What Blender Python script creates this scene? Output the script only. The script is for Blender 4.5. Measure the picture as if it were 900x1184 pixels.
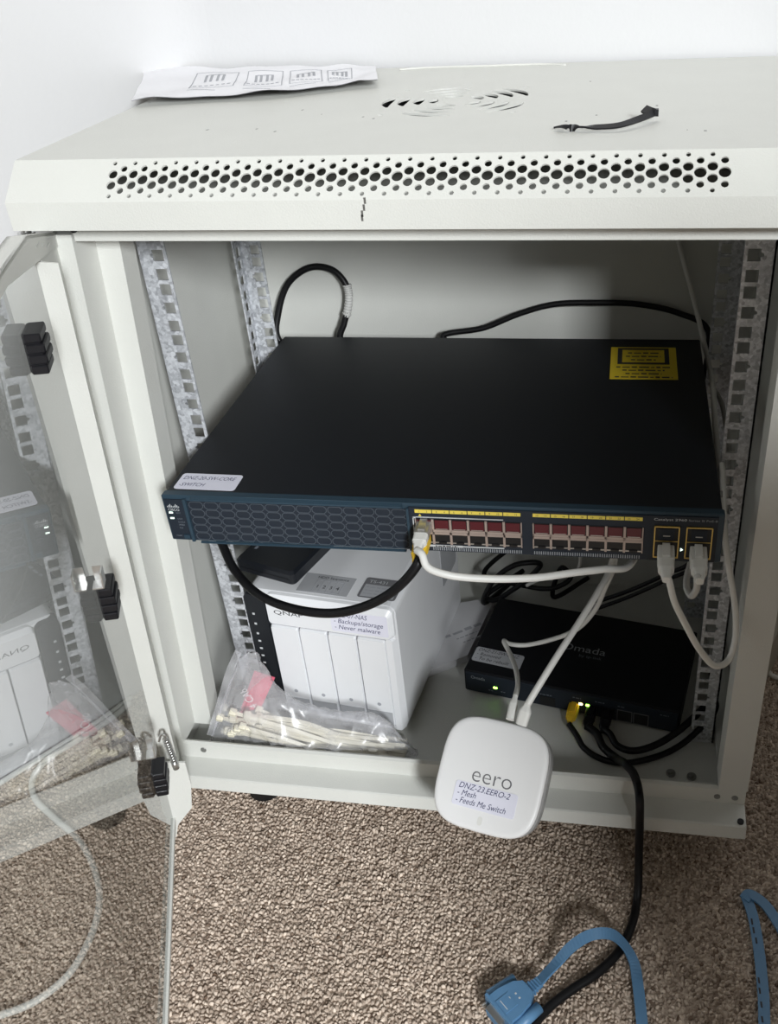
import bpy, bmesh, math, random
import numpy as np
from mathutils import Vector, Matrix, Euler
from mathutils.geometry import delaunay_2d_cdt

random.seed(7)
rng = np.random.default_rng(7)
S = bpy.context.scene
COL = S.collection
for o in list(bpy.data.objects):
    bpy.data.objects.remove(o)

# ------------------------------------------------------------------ camera
# working units are millimetres; FLOOR is the carpet level in that frame
FLOOR = -36.0
CAM = np.array([141.164, -618.343, 770.961])
ROT = (0.98890, 0.05070, 0.15400)
FPX, PPX, PPY = 1095.36, 540.48, 592.0

def W3(x, y, z):
    return Vector((x, y, z - FLOOR)) * 0.001

cam = bpy.data.cameras.new('camera')
camo = bpy.data.objects.new('camera', cam)
COL.objects.link(camo)
camo.location = W3(*CAM)
camo.rotation_euler = ROT
cam.sensor_width = 36.0
cam.lens = 36.0 * FPX / 1184.0
cam.shift_x = -(PPX - 450.0) / 1184.0
cam.shift_y = (PPY - 592.0) / 1184.0
cam.clip_start = 0.02
S.camera = camo

# ------------------------------------------------------------------ world and lights
world = bpy.data.worlds.new('world')
S.world = world
world.use_nodes = True
bg = world.node_tree.nodes['Background']
bg.inputs['Color'].default_value = (1.0, 0.90, 0.74, 1)
bg.inputs['Strength'].default_value = 0.082

def area(name, loc, target, sx, sy, power, col=(1, 1, 1), spread=180):
    l = bpy.data.lights.new(name, 'AREA')
    l.shape = 'RECTANGLE'; l.size = sx; l.size_y = sy
    l.energy = power; l.color = col; l.spread = math.radians(spread)
    o = bpy.data.objects.new(name, l); COL.objects.link(o)
    o.location = loc
    d = Vector(target) - Vector(loc)
    o.rotation_euler = d.to_track_quat('-Z', 'Y').to_euler()
    return o

# daylight from an assumed window, out of view to the right behind the photographer
area('assumed_window_light', (1.28, -2.45, 1.60), (-0.10, 0.1, 0.3), 0.36, 0.5, 86, (0.95, 0.98, 1.0))
# added light without a fixture, unseen above the cabinet, to brighten its top
area('added_top_light', (0.05, 0.20, 1.55), (0.02, 0.10, 0.6), 0.35, 0.12, 0.8, (1.0, 0.965, 0.88))

S.view_settings.view_transform = 'Standard'
S.view_settings.look = 'None'
S.view_settings.gamma = 1
S.view_settings.exposure = 0.55
S.view_settings.use_curve_mapping = False
S.cycles.transparent_max_bounces = 16
S.cycles.max_bounces = 10

# ------------------------------------------------------------------ pixel to point
_R = np.array(Euler(ROT, 'XYZ').to_matrix())

def ray(u, v):
    return _R @ np.array([(u - PPX) / FPX, -(v - PPY) / FPX, -1.0])

def px(u, v, **k):
    """pixel to a point (mm) on the plane x=, y= or z="""
    (ax, val), = k.items()
    i = 'xyz'.index(ax)
    r = ray(u, v)
    return CAM + r * ((val - CAM[i]) / r[i])

# ------------------------------------------------------------------ materials
MATS = {}

def mat(name, col, rough=0.5, metal=0.0, noise=0.0, nscale=60.0, bump=0.0, bscale=400.0,
        spec=0.5, coat=0.0, emit=None, estr=0.0, sss=0.0):
    m = bpy.data.materials.new(name); m.use_nodes = True
    nt = m.node_tree; b = nt.nodes['Principled BSDF']
    b.inputs['Base Color'].default_value = (*col, 1)
    b.inputs['Roughness'].default_value = rough
    b.inputs['Metallic'].default_value = metal
    b.inputs['Specular IOR Level'].default_value = spec
    b.inputs['Coat Weight'].default_value = coat
    tc = nt.nodes.new('ShaderNodeTexCoord')
    if noise > 0:
        n = nt.nodes.new('ShaderNodeTexNoise'); n.inputs['Scale'].default_value = nscale
        n.inputs['Detail'].default_value = 5
        nt.links.new(tc.outputs['Object'], n.inputs['Vector'])
        r = nt.nodes.new('ShaderNodeMixRGB'); r.blend_type = 'MIX'
        r.inputs[1].default_value = (*[max(0, c * (1 - noise)) for c in col], 1)
        r.inputs[2].default_value = (*[min(1, c * (1 + noise)) for c in col], 1)
        nt.links.new(n.outputs['Fac'], r.inputs[0])
        nt.links.new(r.outputs[0], b.inputs['Base Color'])
    if bump > 0:
        n2 = nt.nodes.new('ShaderNodeTexNoise'); n2.inputs['Scale'].default_value = bscale
        n2.inputs['Detail'].default_value = 3
        nt.links.new(tc.outputs['Object'], n2.inputs['Vector'])
        bp = nt.nodes.new('ShaderNodeBump'); bp.inputs['Strength'].default_value = bump
        bp.inputs['Distance'].default_value = 0.001
        nt.links.new(n2.outputs['Fac'], bp.inputs['Height'])
        nt.links.new(bp.outputs[0], b.inputs['Normal'])
    if emit:
        b.inputs['Emission Color'].default_value = (*emit, 1)
        b.inputs['Emission Strength'].default_value = estr
    MATS[name] = m
    return m

mat('paint', (0.62, 0.625, 0.59), 0.42, noise=0.035, nscale=25, bump=0.25, bscale=900)
mat('wall', (0.60, 0.60, 0.605), 0.85, noise=0.015, nscale=6, bump=0.25, bscale=180)
mat('black_plastic', (0.007, 0.007, 0.009), 0.4, spec=0.35, noise=0.2, nscale=80)
mat('black_cable', (0.005, 0.005, 0.006), 0.42, spec=0.3, noise=0.2, nscale=50)
mat('white_cable', (0.72, 0.72, 0.69), 0.45, noise=0.03)
mat('grey_cable', (0.55, 0.55, 0.53), 0.45, noise=0.03)
mat('switch_body', (0.007, 0.0085, 0.012), 0.5, spec=0.4, noise=0.12, nscale=200, bump=0.12, bscale=1500)
mat('switch_bezel', (0.020, 0.044, 0.066), 0.5, noise=0.08)
mat('switch_face', (0.014, 0.020, 0.030), 0.55, spec=0.35, noise=0.1)
mat('grille_line', (0.065, 0.078, 0.095), 0.5)
mat('print_grey', (0.30, 0.32, 0.34), 0.6)
mat('print_light', (0.55, 0.57, 0.58), 0.6)
mat('print_dim', (0.16, 0.18, 0.21), 0.6)
mat('yellow', (0.78, 0.62, 0.10), 0.5, noise=0.08)
mat('yellow_boot', (0.80, 0.52, 0.03), 0.45, noise=0.05)
mat('warning_yellow', (0.80, 0.60, 0.03), 0.5, noise=0.05)
mat('maroon', (0.085, 0.007, 0.013), 0.4, noise=0.15, nscale=120)
mat('port_tan', (0.42, 0.34, 0.30), 0.45, metal=0.3, noise=0.08)
mat('socket_black', (0.006, 0.006, 0.007), 0.5)
mat('contact_silver', (0.55, 0.54, 0.52), 0.3, metal=0.8)
mat('gold_metal', (0.62, 0.45, 0.14), 0.35, metal=0.7, noise=0.08)
mat('steel', (0.58, 0.58, 0.57), 0.28, metal=0.9, noise=0.08, nscale=80)
mat('dark_steel', (0.30, 0.30, 0.29), 0.4, metal=0.8, noise=0.1)
mat('sticker', (0.74, 0.74, 0.84), 0.6, noise=0.02)
mat('ink', (0.025, 0.028, 0.11), 0.6)
mat('ink_black', (0.03, 0.03, 0.035), 0.6)
mat('ink_faint', (0.36, 0.37, 0.40), 0.7)
mat('nas_white', (0.78, 0.79, 0.81), 0.38, noise=0.015, bump=0.05, bscale=800)
mat('nas_groove', (0.22, 0.22, 0.25), 0.5)
mat('label_grey', (0.42, 0.43, 0.45), 0.5, noise=0.03)
mat('label_dark', (0.17, 0.17, 0.18), 0.5)
mat('drive_black', (0.010, 0.012, 0.016), 0.35, noise=0.15)
mat('router_black', (0.0045, 0.005, 0.007), 0.55, spec=0.25, noise=0.15, bump=0.1, bscale=1200)
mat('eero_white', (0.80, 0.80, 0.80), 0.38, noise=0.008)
mat('eero_shaded_side', (0.40, 0.40, 0.40), 0.4, noise=0.01)  # white shell too; the side's shade is put into this greyer colour
mat('eero_print', (0.14, 0.14, 0.15), 0.4)
mat('paper', (0.80, 0.80, 0.83), 0.75, noise=0.02, bump=0.3, bscale=60)
mat('card_white', (0.62, 0.62, 0.64), 0.7, noise=0.02)
mat('blue_vinyl', (0.10, 0.23, 0.40), 0.45, noise=0.06)
mat('zip_tie', (0.74, 0.70, 0.57), 0.4, noise=0.05)
mat('pink_paper', (0.62, 0.11, 0.17), 0.6, noise=0.1, nscale=40)
mat('white_print', (0.85, 0.80, 0.80), 0.6)
mat('rubber', (0.008, 0.008, 0.008), 0.7, noise=0.2)
mat('led_green', (0.1, 0.5, 0.05), 0.4, emit=(0.35, 1.0, 0.08), estr=6)
mat('led_amber', (0.5, 0.4, 0.1), 0.4, emit=(1.0, 0.78, 0.30), estr=5)
mat('led_white', (0.6, 0.7, 0.6), 0.4, emit=(0.75, 1.0, 0.85), estr=1.6)
mat('panel_beige', (0.40, 0.38, 0.32), 0.5, noise=0.03)

def galv(name, a, b):
    m = bpy.data.materials.new(name); m.use_nodes = True
    nt = m.node_tree; p = nt.nodes['Principled BSDF']
    p.inputs['Metallic'].default_value = 0.22; p.inputs['Roughness'].default_value = 0.42
    tc = nt.nodes.new('ShaderNodeTexCoord')
    v = nt.nodes.new('ShaderNodeTexVoronoi'); v.inputs['Scale'].default_value = 330
    n = nt.nodes.new('ShaderNodeTexNoise'); n.inputs['Scale'].default_value = 420; n.inputs['Detail'].default_value = 4
    nt.links.new(tc.outputs['Object'], v.inputs['Vector']); nt.links.new(tc.outputs['Object'], n.inputs['Vector'])
    mx = nt.nodes.new('ShaderNodeMath'); mx.operation = 'MULTIPLY_ADD'
    nt.links.new(v.outputs['Color'], mx.inputs[0]); mx.inputs[1].default_value = 0.55
    mm = nt.nodes.new('ShaderNodeMath'); mm.operation = 'MULTIPLY'; mm.inputs[1].default_value = 0.5
    nt.links.new(n.outputs['Fac'], mm.inputs[0]); nt.links.new(mm.outputs[0], mx.inputs[2])
    r = nt.nodes.new('ShaderNodeValToRGB')
    r.color_ramp.elements[0].color = (*a, 1); r.color_ramp.elements[0].position = 0.2
    r.color_ramp.elements[1].color = (*b, 1); r.color_ramp.elements[1].position = 0.75
    nt.links.new(mx.outputs[0], r.inputs[0]); nt.links.new(r.outputs[0], p.inputs['Base Color'])
    MATS[name] = m
galv('galvanised', (0.28, 0.29, 0.31), (0.68, 0.70, 0.73))

def sheet_clear(name, tint, ior, body=0.0, bodycol=(1, 1, 1), rough=0.0, boost=2.0):
    """thin clear sheet: Fresnel mix of straight transmission and mirror reflection"""
    m = bpy.data.materials.new(name); m.use_nodes = True
    nt = m.node_tree; nt.nodes.clear()
    out = nt.nodes.new('ShaderNodeOutputMaterial')
    tr = nt.nodes.new('ShaderNodeBsdfTransparent'); tr.inputs[0].default_value = (*tint, 1)
    gl = nt.nodes.new('ShaderNodeBsdfGlossy'); gl.inputs['Roughness'].default_value = rough
    geo = nt.nodes.new('ShaderNodeNewGeometry')
    ir = nt.nodes.new('ShaderNodeMix')
    nt.links.new(geo.outputs['Backfacing'], ir.inputs[0])
    ir.inputs[2].default_value = ior; ir.inputs[3].default_value = 1.0 / ior
    fr = nt.nodes.new('ShaderNodeFresnel'); nt.links.new(ir.outputs[0], fr.inputs['IOR'])
    a = nt.nodes.new('ShaderNodeMath'); a.operation = 'MULTIPLY'; a.inputs[1].default_value = boost
    b = nt.nodes.new('ShaderNodeMath'); b.operation = 'ADD'; b.inputs[1].default_value = 1.0
    c = nt.nodes.new('ShaderNodeMath'); c.operation = 'DIVIDE'
    nt.links.new(fr.outputs[0], a.inputs[0]); nt.links.new(fr.outputs[0], b.inputs[0])
    nt.links.new(a.outputs[0], c.inputs[0]); nt.links.new(b.outputs[0], c.inputs[1])
    base = tr
    if body > 0:
        df = nt.nodes.new('ShaderNodeBsdfDiffuse'); df.inputs[0].default_value = (*bodycol, 1)
        mb = nt.nodes.new('ShaderNodeMixShader')
        n = nt.nodes.new('ShaderNodeTexNoise'); n.inputs['Scale'].default_value = 45
        tc = nt.nodes.new('ShaderNodeTexCoord'); nt.links.new(tc.outputs['Object'], n.inputs['Vector'])
        k = nt.nodes.new('ShaderNodeMath'); k.operation = 'MULTIPLY'; k.inputs[1].default_value = body * 2
        nt.links.new(n.outputs['Fac'], k.inputs[0]); nt.links.new(k.outputs[0], mb.inputs[0])
        nt.links.new(tr.outputs[0], mb.inputs[1]); nt.links.new(df.outputs[0], mb.inputs[2])
        base = mb
    mx = nt.nodes.new('ShaderNodeMixShader')
    nt.links.new(c.outputs[0], mx.inputs[0])
    nt.links.new(base.outputs[0], mx.inputs[1]); nt.links.new(gl.outputs[0], mx.inputs[2])
    nt.links.new(mx.outputs[0], out.inputs[0])
    MATS[name] = m
sheet_clear('glass_front', (0.77, 0.79, 0.775), 1.75, boost=2.0)
sheet_clear('bag_film', (0.96, 0.96, 0.97), 1.45, body=0.21, bodycol=(0.85, 0.85, 0.88), rough=0.3, boost=1.3)
m = bpy.data.materials.new('glass_back'); m.use_nodes = True
m.node_tree.nodes.clear()
_o = m.node_tree.nodes.new('ShaderNodeOutputMaterial'); _t = m.node_tree.nodes.new('ShaderNodeBsdfTransparent')
m.node_tree.links.new(_t.outputs[0], _o.inputs[0]); MATS['glass_back'] = m
mat('glass_edge', (0.45, 0.52, 0.48), 0.2, noise=0.03)

def carpet_mat(name, use_attr):
    m = bpy.data.materials.new(name); m.use_nodes = True
    nt = m.node_tree; b = nt.nodes['Principled BSDF']
    b.inputs['Roughness'].default_value = 0.95; b.inputs['Specular IOR Level'].default_value = 0.1
    r = nt.nodes.new('ShaderNodeValToRGB')
    e = r.color_ramp.elements
    e[0].color = (0.15, 0.10, 0.07, 1); e[1].color = (0.76, 0.645, 0.54, 1)
    if use_attr:
        a = nt.nodes.new('ShaderNodeAttribute'); a.attribute_name = 'tone'
        nt.links.new(a.outputs['Fac'], r.inputs[0])
    else:
        tc = nt.nodes.new('ShaderNodeTexCoord')
        v = nt.nodes.new('ShaderNodeTexVoronoi'); v.inputs['Scale'].default_value = 240
        nt.links.new(tc.outputs['Object'], v.inputs['Vector'])
        nt.links.new(v.outputs['Color'], r.inputs[0])
        bp = nt.nodes.new('ShaderNodeBump'); bp.inputs['Strength'].default_value = 0.8; bp.inputs['Distance'].default_value = 0.003
        bp.invert = True
        nt.links.new(v.outputs['Distance'], bp.inputs['Height']); nt.links.new(bp.outputs[0], b.inputs['Normal'])
    nt.links.new(r.outputs[0], b.inputs['Base Color'])
    MATS[name] = m
carpet_mat('carpet_base', False)
carpet_mat('carpet_tuft', True)

# ------------------------------------------------------------------ mesh helpers
ORG = {}

def tag(o, label=None, cat=None, group=None, kind=None):
    if label: o['label'] = label
    if cat: o['category'] = cat
    if group: o['group'] = group
    if kind: o['kind'] = kind
    return o

def thing(name, loc, label, cat, rot=(0, 0, 0), group=None, local=False):
    """Empty at a thing's base (mm). local=True: parts are given in its own rotated frame."""
    o = bpy.data.objects.new(name, None); COL.objects.link(o)
    o.empty_display_size = 0.02
    o.location = W3(*loc); o.rotation_euler = rot
    ORG[o] = Vector((0, 0, 0)) if local else Vector(loc)
    return tag(o, label, cat, group)

def rrect(x0, x1, y0, y1, r, n=6):
    pts = []
    for cx, cy, a0 in ((x1 - r, y1 - r, 0), (x0 + r, y1 - r, 90), (x0 + r, y0 + r, 180), (x1 - r, y0 + r, 270)):
        for i in range(n + 1):
            a = math.radians(a0 + 90 * i / n)
            pts.append((cx + r * math.cos(a), cy + r * math.sin(a)))
    return pts

def catmull(P, n=10):
    P = [np.asarray(p, float) for p in P]
    if len(P) < 3:
        return [P[0] + (P[1] - P[0]) * t for t in np.linspace(0, 1, n + 1)]
    Q = [2 * P[0] - P[1]] + P + [2 * P[-1] - P[-2]]
    out = []
    for i in range(1, len(Q) - 2):
        p0, p1, p2, p3 = Q[i - 1:i + 3]
        d = [max(np.linalg.norm(b - a), 1e-6) ** 0.5 for a, b in ((p0, p1), (p1, p2), (p2, p3))]
        t0, t1 = 0, d[0]; t2 = t1 + d[1]; t3 = t2 + d[2]
        for k in range(n):
            t = t1 + (t2 - t1) * k / n
            A1 = (t1 - t) / (t1 - t0) * p0 + (t - t0) / (t1 - t0) * p1
            A2 = (t2 - t) / (t2 - t1) * p1 + (t - t1) / (t2 - t1) * p2
            A3 = (t3 - t) / (t3 - t2) * p2 + (t - t2) / (t3 - t2) * p3
            B1 = (t2 - t) / (t2 - t0) * A1 + (t - t0) / (t2 - t0) * A2
            B2 = (t3 - t) / (t3 - t1) * A2 + (t - t1) / (t3 - t1) * A3
            out.append((t2 - t) / (t2 - t1) * B1 + (t - t1) / (t2 - t1) * B2)
    out.append(P[-1])
    return out

class MB:
    def __init__(self):
        self.v = []; self.f = []; self.mi = []; self.m = 0; self.smooth = set()
    def add(self, vs, fs, smooth=False):
        b = len(self.v)
        self.v += [tuple(map(float, p)) for p in vs]
        for f in fs:
            if smooth: self.smooth.add(len(self.f))
            self.f.append(tuple(b + i for i in f)); self.mi.append(self.m)
        return self
    def use(self, i):
        self.m = i; return self
    def box(self, x0, x1, y0, y1, z0, z1, M=None, bev=0.0):
        if bev > 0:
            poly = [(x0 + bev, y0), (x1 - bev, y0), (x1, y0 + bev), (x1, y1 - bev), (x1 - bev, y1), (x0 + bev, y1), (x0, y1 - bev), (x0, y0 + bev)]
            sm = [(x0 + 2 * bev, y0 + bev), (x1 - 2 * bev, y0 + bev), (x1 - bev, y0 + 2 * bev), (x1 - bev, y1 - 2 * bev), (x1 - 2 * bev, y1 - bev), (x0 + 2 * bev, y1 - bev), (x0 + bev, y1 - 2 * bev), (x0 + bev, y0 + 2 * bev)]
            return self.loft([[(a, b, z0) for a, b in sm], [(a, b, z0 + bev) for a, b in poly], [(a, b, z1 - bev) for a, b in poly], [(a, b, z1) for a, b in sm]], M=M)
        vs = [(x, y, z) for z in (z0, z1) for y in (y0, y1) for x in (x0, x1)]
        if M is not None: vs = [M @ Vector(p) for p in vs]
        return self.add(vs, [(0, 2, 3, 1), (4, 5, 7, 6), (0, 1, 5, 4), (2, 6, 7, 3), (0, 4, 6, 2), (1, 3, 7, 5)])
    def loft(self, rings, cap=True, closed=True, M=None, smooth=False):
        n = len(rings[0]); vs = [p for r in rings for p in r]
        if M is not None: vs = [M @ Vector(p) for p in vs]
        fs = []
        for i in range(len(rings) - 1):
            for j in range(n if closed else n - 1):
                k = (j + 1) % n
                fs.append((i * n + j, i * n + k, (i + 1) * n + k, (i + 1) * n + j))
        self.add(vs, fs, smooth)
        if cap and closed:
            b = len(self.v) - len(vs)
            self.f.append(tuple(b + j for j in reversed(range(n)))); self.mi.append(self.m)
            self.f.append(tuple(b + (len(rings) - 1) * n + j for j in range(n))); self.mi.append(self.m)
        return self
    def prism(self, poly, z0, z1, M=None):
        return self.loft([[(a, b, z0) for a, b in poly], [(a, b, z1) for a, b in poly]], M=M)
    def xprism(self, poly, x0, x1):
        """poly in (y,z) extruded along x"""
        return self.loft([[(x0, a, b) for a, b in poly], [(x1, a, b) for a, b in poly]])
    def cyl(self, c0, c1, r0, r1=None, n=14, smooth=True):
        r1 = r0 if r1 is None else r1
        c0 = Vector(c0); c1 = Vector(c1); d = (c1 - c0).normalized()
        a = d.orthogonal().normalized(); b = d.cross(a)
        R = [[c + (a * math.cos(2 * math.pi * i / n) + b * math.sin(2 * math.pi * i / n)) * r for i in range(n)] for c, r in ((c0, r0), (c1, r1))]
        return self.loft(R, smooth=smooth)
    def tube(self, P, r, n=10, sub=10, raw=False):
        C = [Vector(p) for p in (P if raw else catmull(P, sub))]
        rr = r if callable(r) else (lambda t: r)
        t = (C[1] - C[0]).normalized(); a = t.orthogonal().normalized(); rings = []
        for i, c in enumerate(C):
            t2 = (C[min(i + 1, len(C) - 1)] - C[max(i - 1, 0)])
            t2 = t2.normalized() if t2.length > 1e-9 else t
            a = (t.rotation_difference(t2) @ a); a = (a - t2 * a.dot(t2)).normalized(); t = t2
            b = t.cross(a); q = rr(i / (len(C) - 1))
            rings.append([c + (a * math.cos(2 * math.pi * k / n) + b * math.sin(2 * math.pi * k / n)) * q for k in range(n)])
        return self.loft(rings, smooth=True)
    def ribbon(self, P, w, th, up=(0, 0, 1), sub=8, raw=False, ups=None):
        C = [Vector(p) for p in (P if raw else catmull(P, sub))]
        rings = []
        U = None
        if ups is not None:
            U = [Vector(p) for p in catmull(ups, sub)]
        for i, c in enumerate(C):
            t = (C[min(i + 1, len(C) - 1)] - C[max(i - 1, 0)]).normalized()
            u = (U[i] if U else Vector(up)); s = t.cross(u).normalized(); u = s.cross(t)
            ww = (w(i / (len(C) - 1)) if callable(w) else w) / 2
            rings.append([c + s * ww - u * th / 2, c + s * ww + u * th / 2, c - s * ww + u * th / 2, c - s * ww - u * th / 2])
        return self.loft(rings, smooth=False)
    def build(self, name, mats, parent=None, label=None, kind=None):
        vs = self.v
        if parent is not None:
            o0 = ORG[parent]
        else:
            A = np.array(vs); o0 = Vector(((A[:, 0].min() + A[:, 0].max()) / 2, (A[:, 1].min() + A[:, 1].max()) / 2, A[:, 2].min()))
        me = bpy.data.meshes.new(name)
        me.from_pydata([((p[0] - o0[0]) * .001, (p[1] - o0[1]) * .001, (p[2] - o0[2]) * .001) for p in vs], [], self.f)
        for mn in ([mats] if isinstance(mats, str) else mats):
            me.materials.append(MATS[mn])
        me.polygons.foreach_set('material_index', self.mi)
        sm = np.zeros(len(self.f), bool); sm[list(self.smooth)] = True
        me.polygons.foreach_set('use_smooth', sm)
        me.update()
        bm = bmesh.new(); bm.from_mesh(me); bmesh.ops.recalc_face_normals(bm, faces=bm.faces); bm.to_mesh(me); bm.free()
        ob = bpy.data.objects.new(name, me); COL.objects.link(ob)
        if parent is not None:
            ob.parent = parent; ORG[ob] = o0
        else:
            ob.location = W3(*o0); ORG[ob] = o0
        return tag(ob, label=label, kind=kind)

def child_copy(src, parent, offset=(0, 0, 0)):
    c = src.copy(); COL.objects.link(c); c.parent = parent
    c.location = Vector(offset) * .001
    ORG[c] = ORG[parent]
    return c

def text(s, parent, o, ex, ey, size, m, name='lettering', width=None, align='LEFT', shear=0.0, off=0.0, lift=0.15, space=1.0):
    """flat lettering: origin o and axes ex, ey (mm, same frame as the parent's parts)"""
    cu = bpy.data.curves.new(name, 'FONT'); cu.body = s; cu.size = 1.0; cu.align_x = align
    cu.shear = shear; cu.offset = off; cu.resolution_u = 3; cu.space_character = space
    t = bpy.data.objects.new('tmp', cu); COL.objects.link(t)
    bpy.context.view_layer.update()
    me = bpy.data.meshes.new_from_object(t.evaluated_get(bpy.context.evaluated_depsgraph_get()))
    bpy.data.objects.remove(t); bpy.data.curves.remove(cu)
    ex = Vector(ex).normalized(); ey = Vector(ey).normalized(); nz = ex.cross(ey)
    xs = [v.co.x for v in me.vertices]
    sx = size
    if width and xs and max(xs) > min(xs):
        sx = width / (max(xs) - min(xs))
    o = Vector(o); o0 = ORG[parent]
    for v in me.vertices:
        v.co = (o + ex * v.co.x * sx + ey * v.co.y * size + nz * lift - o0) * .001
    me.materials.clear(); me.materials.append(MATS[m])
    ob = bpy.data.objects.new(name, me); COL.objects.link(ob); ob.parent = parent
    ORG[ob] = o0
    return ob

def print_line(parent, o, ex, ey, width, h, m, name='print_line', lift=.1):
    """a line of print too small to read: a row of short dashes"""
    M = frame(o, ex, ey); mb = MB(); x = 0.0; k = 0
    while x < width:
        w = min(h * (1.0, 1.8, 1.3, 2.4, .8)[k % 5], width - x)
        mb.box(x, x + w, 0, h * (.62, .5, .7)[k % 3], lift * .5, lift, M)
        x += w + h * .45; k += 1
    return mb.build(name, m, parent)

def frame(o, ex, ey):
    ex = Vector(ex).normalized(); ey = Vector(ey).normalized(); ez = ex.cross(ey)
    M = Matrix((ex, ey, ez)).transposed().to_4x4(); M.translation = Vector(o)
    return M

def sticker(parent, o, ex, ey, w, h, lines, size, m='sticker', ink='ink', r=3.0, name='label_sticker', th=0.25, shear=0.25, label=None, widths=None):
    M = frame(o, ex, ey)
    st = MB().prism(rrect(0, w, 0, h, r), 0, th, M).build(name, m, parent, label=label)
    n = len(lines); step = h / (n + 0.35)
    nz = Vector(ex).normalized().cross(Vector(ey).normalized())
    for i, s in enumerate(lines):
        p = Vector(o) + Vector(ex).normalized() * w * 0.05 + Vector(ey).normalized() * (h - step * (i + 0.92)) + nz * th
        text(s, st, p, ex, ey, size, ink, name='handwriting', shear=shear, off=-0.003, width=(widths[i] * w if widths else None))
    return st

# ------------------------------------------------------------------ the room
MB().add([(-2500, -1500, FLOOR), (1400, -1500, FLOOR), (1400, 352, FLOOR), (-2500, 352, FLOOR)], [(0, 1, 2, 3)]).build('floor', 'carpet_base', kind='structure')
MB().box(-2500, 1000, 352, 420, FLOOR, 2400).build('wall_back', 'wall', kind='structure')
# the wall turns towards the viewer left of the cabinet
_c = Vector((-308, 352, 0)); _d = Vector((-0.533, -0.846, 0))
T_ = 40.0
pts = [_c + Vector((T_, 0, 0))]
for i in range(1, 12):      # plaster rounded in the corner
    t = i / 12; pts.append((1 - t) ** 2 * (_c + Vector((T_, 0, 0))) + 2 * t * (1 - t) * _c + t * t * (_c + _d * T_))
pts += [_c + _d * T_, _c + _d * 1500]
mb = MB(); n_ = len(pts)
mb.add([(p.x, p.y, z) for z in (FLOOR, 2400) for p in pts], [(i, i + 1, n_ + i + 1, n_ + i) for i in range(n_ - 1)], smooth=True)
back = [(pts[-1].x - 60, pts[-1].y + 40), (pts[0].x - 60, 420), (pts[0].x, 420)]
q_ = [(p.x, p.y) for p in (pts[-1],)] + back + [(pts[0].x, pts[0].y)]
mb.add([(x, y, z) for z in (FLOOR, 2400) for x, y in q_], [(i, i + 1, len(q_) + i + 1, len(q_) + i) for i in range(len(q_) - 1)])
mb.build('wall_left', 'wall', kind='structure')
# waist-high blocker added out of view to keep window light off the lower right
MB().box(545, 1400, -1000, -920, FLOOR, 930).build('added_shade_wall', 'wall', kind='structure')

# carpet pile: loops of yarn, too many to count
def carpet():
    regions = []
    pitch = 3.6
    xs = np.arange(-700, 420, pitch); ys = np.arange(-300, 300, pitch)
    X, Y = np.meshgrid(xs, ys); X = X.ravel() + rng.uniform(-1.5, 1.5, X.size); Y = Y.ravel() + rng.uniform(-1.5, 1.5, Y.size)
    # keep what the camera can see of the floor (with a margin)
    P = np.stack([X, Y, np.full_like(X, FLOOR)], 1) - CAM
    q = P @ _R
    u = PPX + FPX * q[:, 0] / -q[:, 2]; v = PPY - FPX * q[:, 1] / -q[:, 2]
    keep = (u > -160) & (u < 1060) & (v < 1330) & ~((np.abs(X) < 225) & (Y > 60)) & (~((np.abs(X) < 262) & (Y > 120)))
    X = X[keep]; Y = Y[keep]; n = X.size
    ring = 6
    a = np.arange(ring) * 2 * math.pi / ring
    base = [(math.cos(t), math.sin(t), 0.0) for t in a] + [(0.82 * math.cos(t + .5), 0.82 * math.sin(t + .5), 0.62) for t in a] + [(0, 0, 0.95)]
    base = np.array(base)
    faces = []
    for i in range(ring):
        j = (i + 1) % ring
        faces += [(i, j, ring + j), (i, ring + j, ring + i), (ring + i, ring + j, 2 * ring)]
    faces = np.array(faces)
    rx = rng.uniform(1.5, 2.9, n); ry = rng.uniform(1.0, 1.7, n); h = rng.uniform(1.8, 4.4, n); ang = rng.normal(0.6, 0.7, n)
    lean = rng.normal(0, 0.6, (n, 2))
    B = base[None] * np.stack([rx, ry, h], 1)[:, None, :]
    c, s = np.cos(ang)[:, None], np.sin(ang)[:, None]
    Vx = B[:, :, 0] * c - B[:, :, 1] * s + X[:, None] + lean[:, :1] * B[:, :, 2] * .4
    Vy = B[:, :, 0] * s + B[:, :, 1] * c + Y[:, None] + lean[:, 1:] * B[:, :, 2] * .4
    Vz = B[:, :, 2] - 0.3
    V = np.stack([Vx, Vy, Vz], 2).reshape(-1, 3) * .001
    F = (faces[None] + (np.arange(n) * len(base))[:, None, None]).reshape(-1, 3)
    me = bpy.data.meshes.new('carpet_pile')
    me.vertices.add(len(V)); me.vertices.foreach_set('co', V.ravel().astype(np.float32))
    me.loops.add(F.size); me.loops.foreach_set('vertex_index', F.ravel().astype(np.int32))
    me.polygons.add(len(F)); me.polygons.foreach_set('loop_start', np.arange(0, F.size, 3, dtype=np.int32))
    me.polygons.foreach_set('use_smooth', np.ones(len(F), bool))
    me.update(calc_edges=True)
    at = me.attributes.new('tone', 'FLOAT', 'POINT')
    tone = np.clip(rng.normal(0.55, 0.2, n), 0, 1)
    at.data.foreach_set('value', np.repeat(tone, len(base)).astype(np.float32))
    me.materials.append(MATS['carpet_tuft'])
    o = bpy.data.objects.new('carpet_pile', me); COL.objects.link(o)
    return tag(o, 'short brown-beige loop pile of the carpet', 'carpet', kind='stuff')
carpet()

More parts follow.
